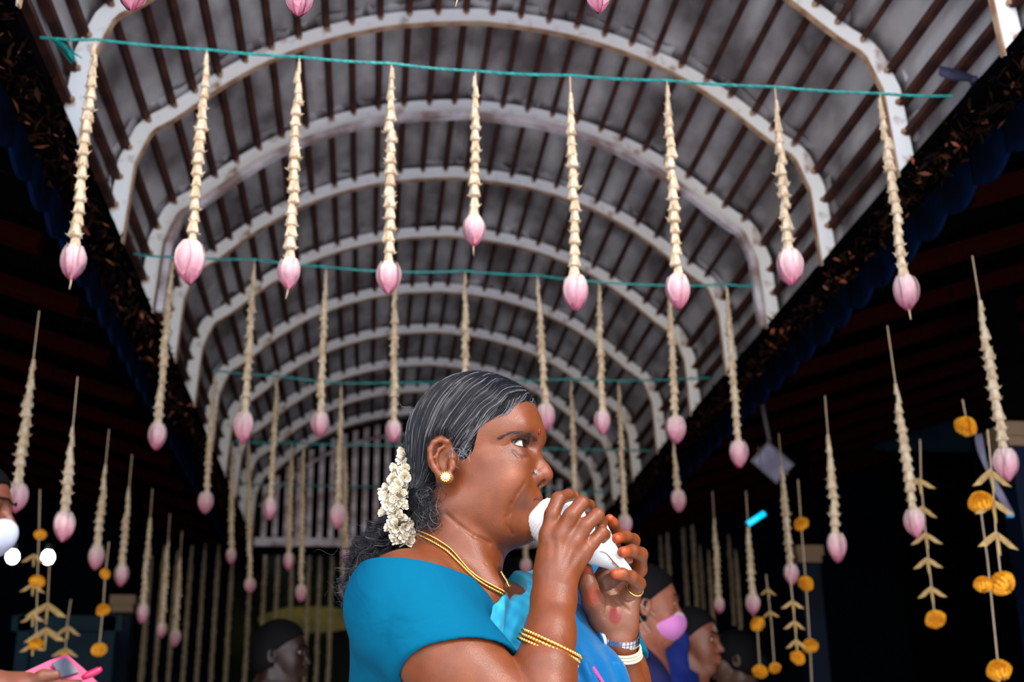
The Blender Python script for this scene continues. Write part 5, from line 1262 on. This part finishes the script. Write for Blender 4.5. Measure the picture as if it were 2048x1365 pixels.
    def hpost(Q, D):
        L_ = (Q-c)@R.T/k; d = np.maximum((L_[:, 0]-.060)*.75+(.062-L_[:, 1])*.66-.0*L_[:, 2], 0*D-9)
        d2 = np.maximum(L_[:, 0]+.005, -.03-L_[:, 1]*.0-1)
        keep = np.minimum((L_[:, 0]-.062)*.6-(L_[:, 1]-.055)*.8, L_[:, 0]+.006); return np.maximum(D, keep*k)
    if facing_away: hpost = lambda Q, D: D
    V, I = surface(hp_, .0055, post=hpost); put('hair', quads('hair', V, I, MT['hairbase']))
    m = mat(label[:8]+'_cloth', cloth, .75, spec=.15, col2=tuple(np.array(cloth)*.6), scale=9, bump=.4, bscale=14)
    g_ = [cap(w(-.035,-.215,.13), w(-.035,-.215,-.13), .063*k, .063*k, .05)]+T(.010)[1:4]
    nh = w(.02,-.13,0)
    g_ += [ell(nh, (.085*k,.085*k,.070*k), None, .008, 's')]
    V, I = surface(g_, .006, post=lambda Q, D: D-.003*np.sin(Q[:, 0]*60+Q[:, 2]*45)); put('upper_garment', quads('upper_garment', V, I, m))
    b = MB(); n = 72; vs = []; zt = w(0,-.52,0)[2]; cb = w(-.02,0,0)
    for i in range(12):
        t = i/11; z = zt*(1-t)+.002; r = (.115+.13*t)*k
        for q in range(n): aa = 2*PI*q/n; rr = r*(1+.05*t*math.sin(aa*12)); vs.append((cb[0]+rr*math.cos(aa), cb[1]+rr*math.sin(aa), z))
    b.add(vs, [(i*n+q, i*n+(q+1) % n, (i+1)*n+(q+1) % n, (i+1)*n+q) for i in range(11) for q in range(n)]); put('lower_garment', b.mesh('lower_garment', m, True))
    if mask:
        mp = e(.052,-.050,0,(.056,.048,.058),.02)+e(.094,-.040,0,(.018,.024,.014),.02)
        def mpost(Q, D):
            L_ = (Q-c)@R.T/k; return np.maximum(D, np.maximum(-(L_[:, 0]-.012), L_[:, 1]+.012+(.10-L_[:, 0])*.02)*k)
        V, I = surface(mp, .004, post=mpost); L_ = (V-c)@R.T/k; rim = (L_[:, 1] > -.026) | (L_[:, 1] < -.092) | (L_[:, 0] < .026); C = np.where(rim[:, None], np.array(mask[1])[None], np.array(mask[0])[None])
        mm = mat('mask_'+label[:6], (1,1,1), .8, attr='Col'); put('face_mask', quads('face_mask', V, I, mm, C))
        b = MB()
        for s in (1,-1): b.tube([w(.018,-.030,.058*s), w(-.010,-.012,.078*s), w(-.030,.000,.080*s), w(-.034,-.030,.078*s), w(.0,-.075,.062*s)], .0008*k, 4)
        put('ear_loop', b.mesh('ear_loop', MT['capital_pale']))
    if veil:
        vp = [cap(w(-.06,.0,.03), w(-.10,-.22,.06), .095*k, .13*k, .05), cap(w(-.06,-.20,.10), w(.05,-.40,.12), .09*k, .10*k, .05)]
        def vpost(Q, D):
            L_ = (Q-c)@R.T/k; return np.maximum(np.maximum(D, -(D+.012)), np.maximum(L_[:, 1]-.03, L_[:, 0]-.01-np.maximum(0, -.09-L_[:, 1])*1.5)*k)-.002*np.sin(Q[:, 0]*90+Q[:, 2]*60)
        V, I = surface(vp, .0055, post=vpost); put('veil', quads('veil', V, I, m))
    return root
bystander(1291, 1216, 3.55, .222, 4, 'woman in pink face mask behind the raised left hand', (.20,.062,.034), (.010,.012,.06), mask=((.42,.13,.34),(.42,.33,.34)))
bystander(1384, 1288, 4.15, .215, 28, 'woman in royal blue sari with ash mark on her forehead, low right', (.13,.042,.022), (.004,.012,.11), veil=True, spot=(.32,.26,.24))
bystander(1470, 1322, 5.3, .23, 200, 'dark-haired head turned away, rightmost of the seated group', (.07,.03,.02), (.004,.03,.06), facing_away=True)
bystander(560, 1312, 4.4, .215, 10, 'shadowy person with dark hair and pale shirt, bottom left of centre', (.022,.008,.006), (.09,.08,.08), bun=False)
LP = bystander(-62, 1030, 2.95, .225, 6, 'person in white mask cut off by the left picture edge', (.14,.045,.025), (.16,.12,.14), mask=((.40,.42,.52),(.40,.42,.52)), bun=False)
# pink flip wallet and the hand that holds it
Yp = 2.45; c = at(120, 1340, Yp); root = empty('phone_wallet', tuple(c)); tag(root, 'open pink flip phone wallet held up in the lower left corner', 'phone case')
MT['pink'] = mat('pink_leatherette', (.42,.035,.12), .55, col2=(.34,.03,.10), scale=30); MT['pinkd'] = mat('stylus_pink', (.45,.01,.07), .35); MT['window'] = mat('clear_pocket', (.05,.055,.07), .15)
def slab(pts, th=.006): 
    b = MB(); n = len(pts); n_ = _n(np.cross(pts[1]-pts[0], pts[2]-pts[0])); b.add([p for p in pts]+[p+n_*th for p in pts], [tuple(range(n))[::-1], tuple(range(n, 2*n))]+[(i, (i+1) % n, n+(i+1) % n, n+i) for i in range(n)]); return b
def rp(x, y, d=0.): return at(x, y, Yp+d)-c
obj('front_flap', slab([rp(46,1346,-.02), rp(98,1322,.01), rp(140,1388,.01), rp(88,1402,-.02)]), MT['pink'], root)
bp_ = obj('back_cover', slab([rp(98,1322,.01), rp(134,1309,.03), rp(176,1345,.03), rp(206,1376,.03), rp(140,1388,.01)]), MT['pink'], root)
obj('clear_pocket', slab([rp(104,1327,.001), rp(132,1316,.017), rp(158,1345,.017), rp(122,1355,.001)], .003), MT['window'], bp_)
b = MB(); b.tube([rp(164,1358,-.01), rp(175,1352,-.01), rp(196,1342,-.01), rp(204,1338,-.01)], [.004,.0065,.0065,.004], 10); obj('stylus', b, MT['pinkd'], root, True)
hd = [cap(at(-20,1372,Yp-.0), at(52,1372,Yp-.01), .026, .024, .015), cap(at(50,1374,Yp-.01), at(96,1380,Yp-.012), .026, .020, .012, flat=(np.array([0,0,1.]), .7))]
for q, (a_, b_, c_) in enumerate([((95,1372),(130,1372),(158,1368)), ((98,1380),(140,1384),(172,1380)), ((98,1388),(138,1396),(168,1394)), ((94,1396),(128,1406),(150,1406))]): hd += chain([at(*a_, Yp-.02), at(*b_, Yp-.03), at(*c_, Yp-.028)], [.0105,.0095,.0075], .004)
hd += chain([at(60,1366,Yp-.02), at(86,1352,Yp-.035), at(112,1350,Yp-.036)], [.013,.011,.0085], .005)
arm_end = at(-95, 1420, Yp+.10)
hd += [cap(at(-20,1372,Yp), arm_end, .026, .036, .015), cap(arm_end, at(-150,1330,Yp+.30), .036, .045, .02)]
V, I = surface(hd, .0038); C = scol(V, (.17,.055,.03), []); 
me = quads('holding_hand', V-np.array(LP.location), I, MT['skin'], C); link('holding_hand', me, LP)
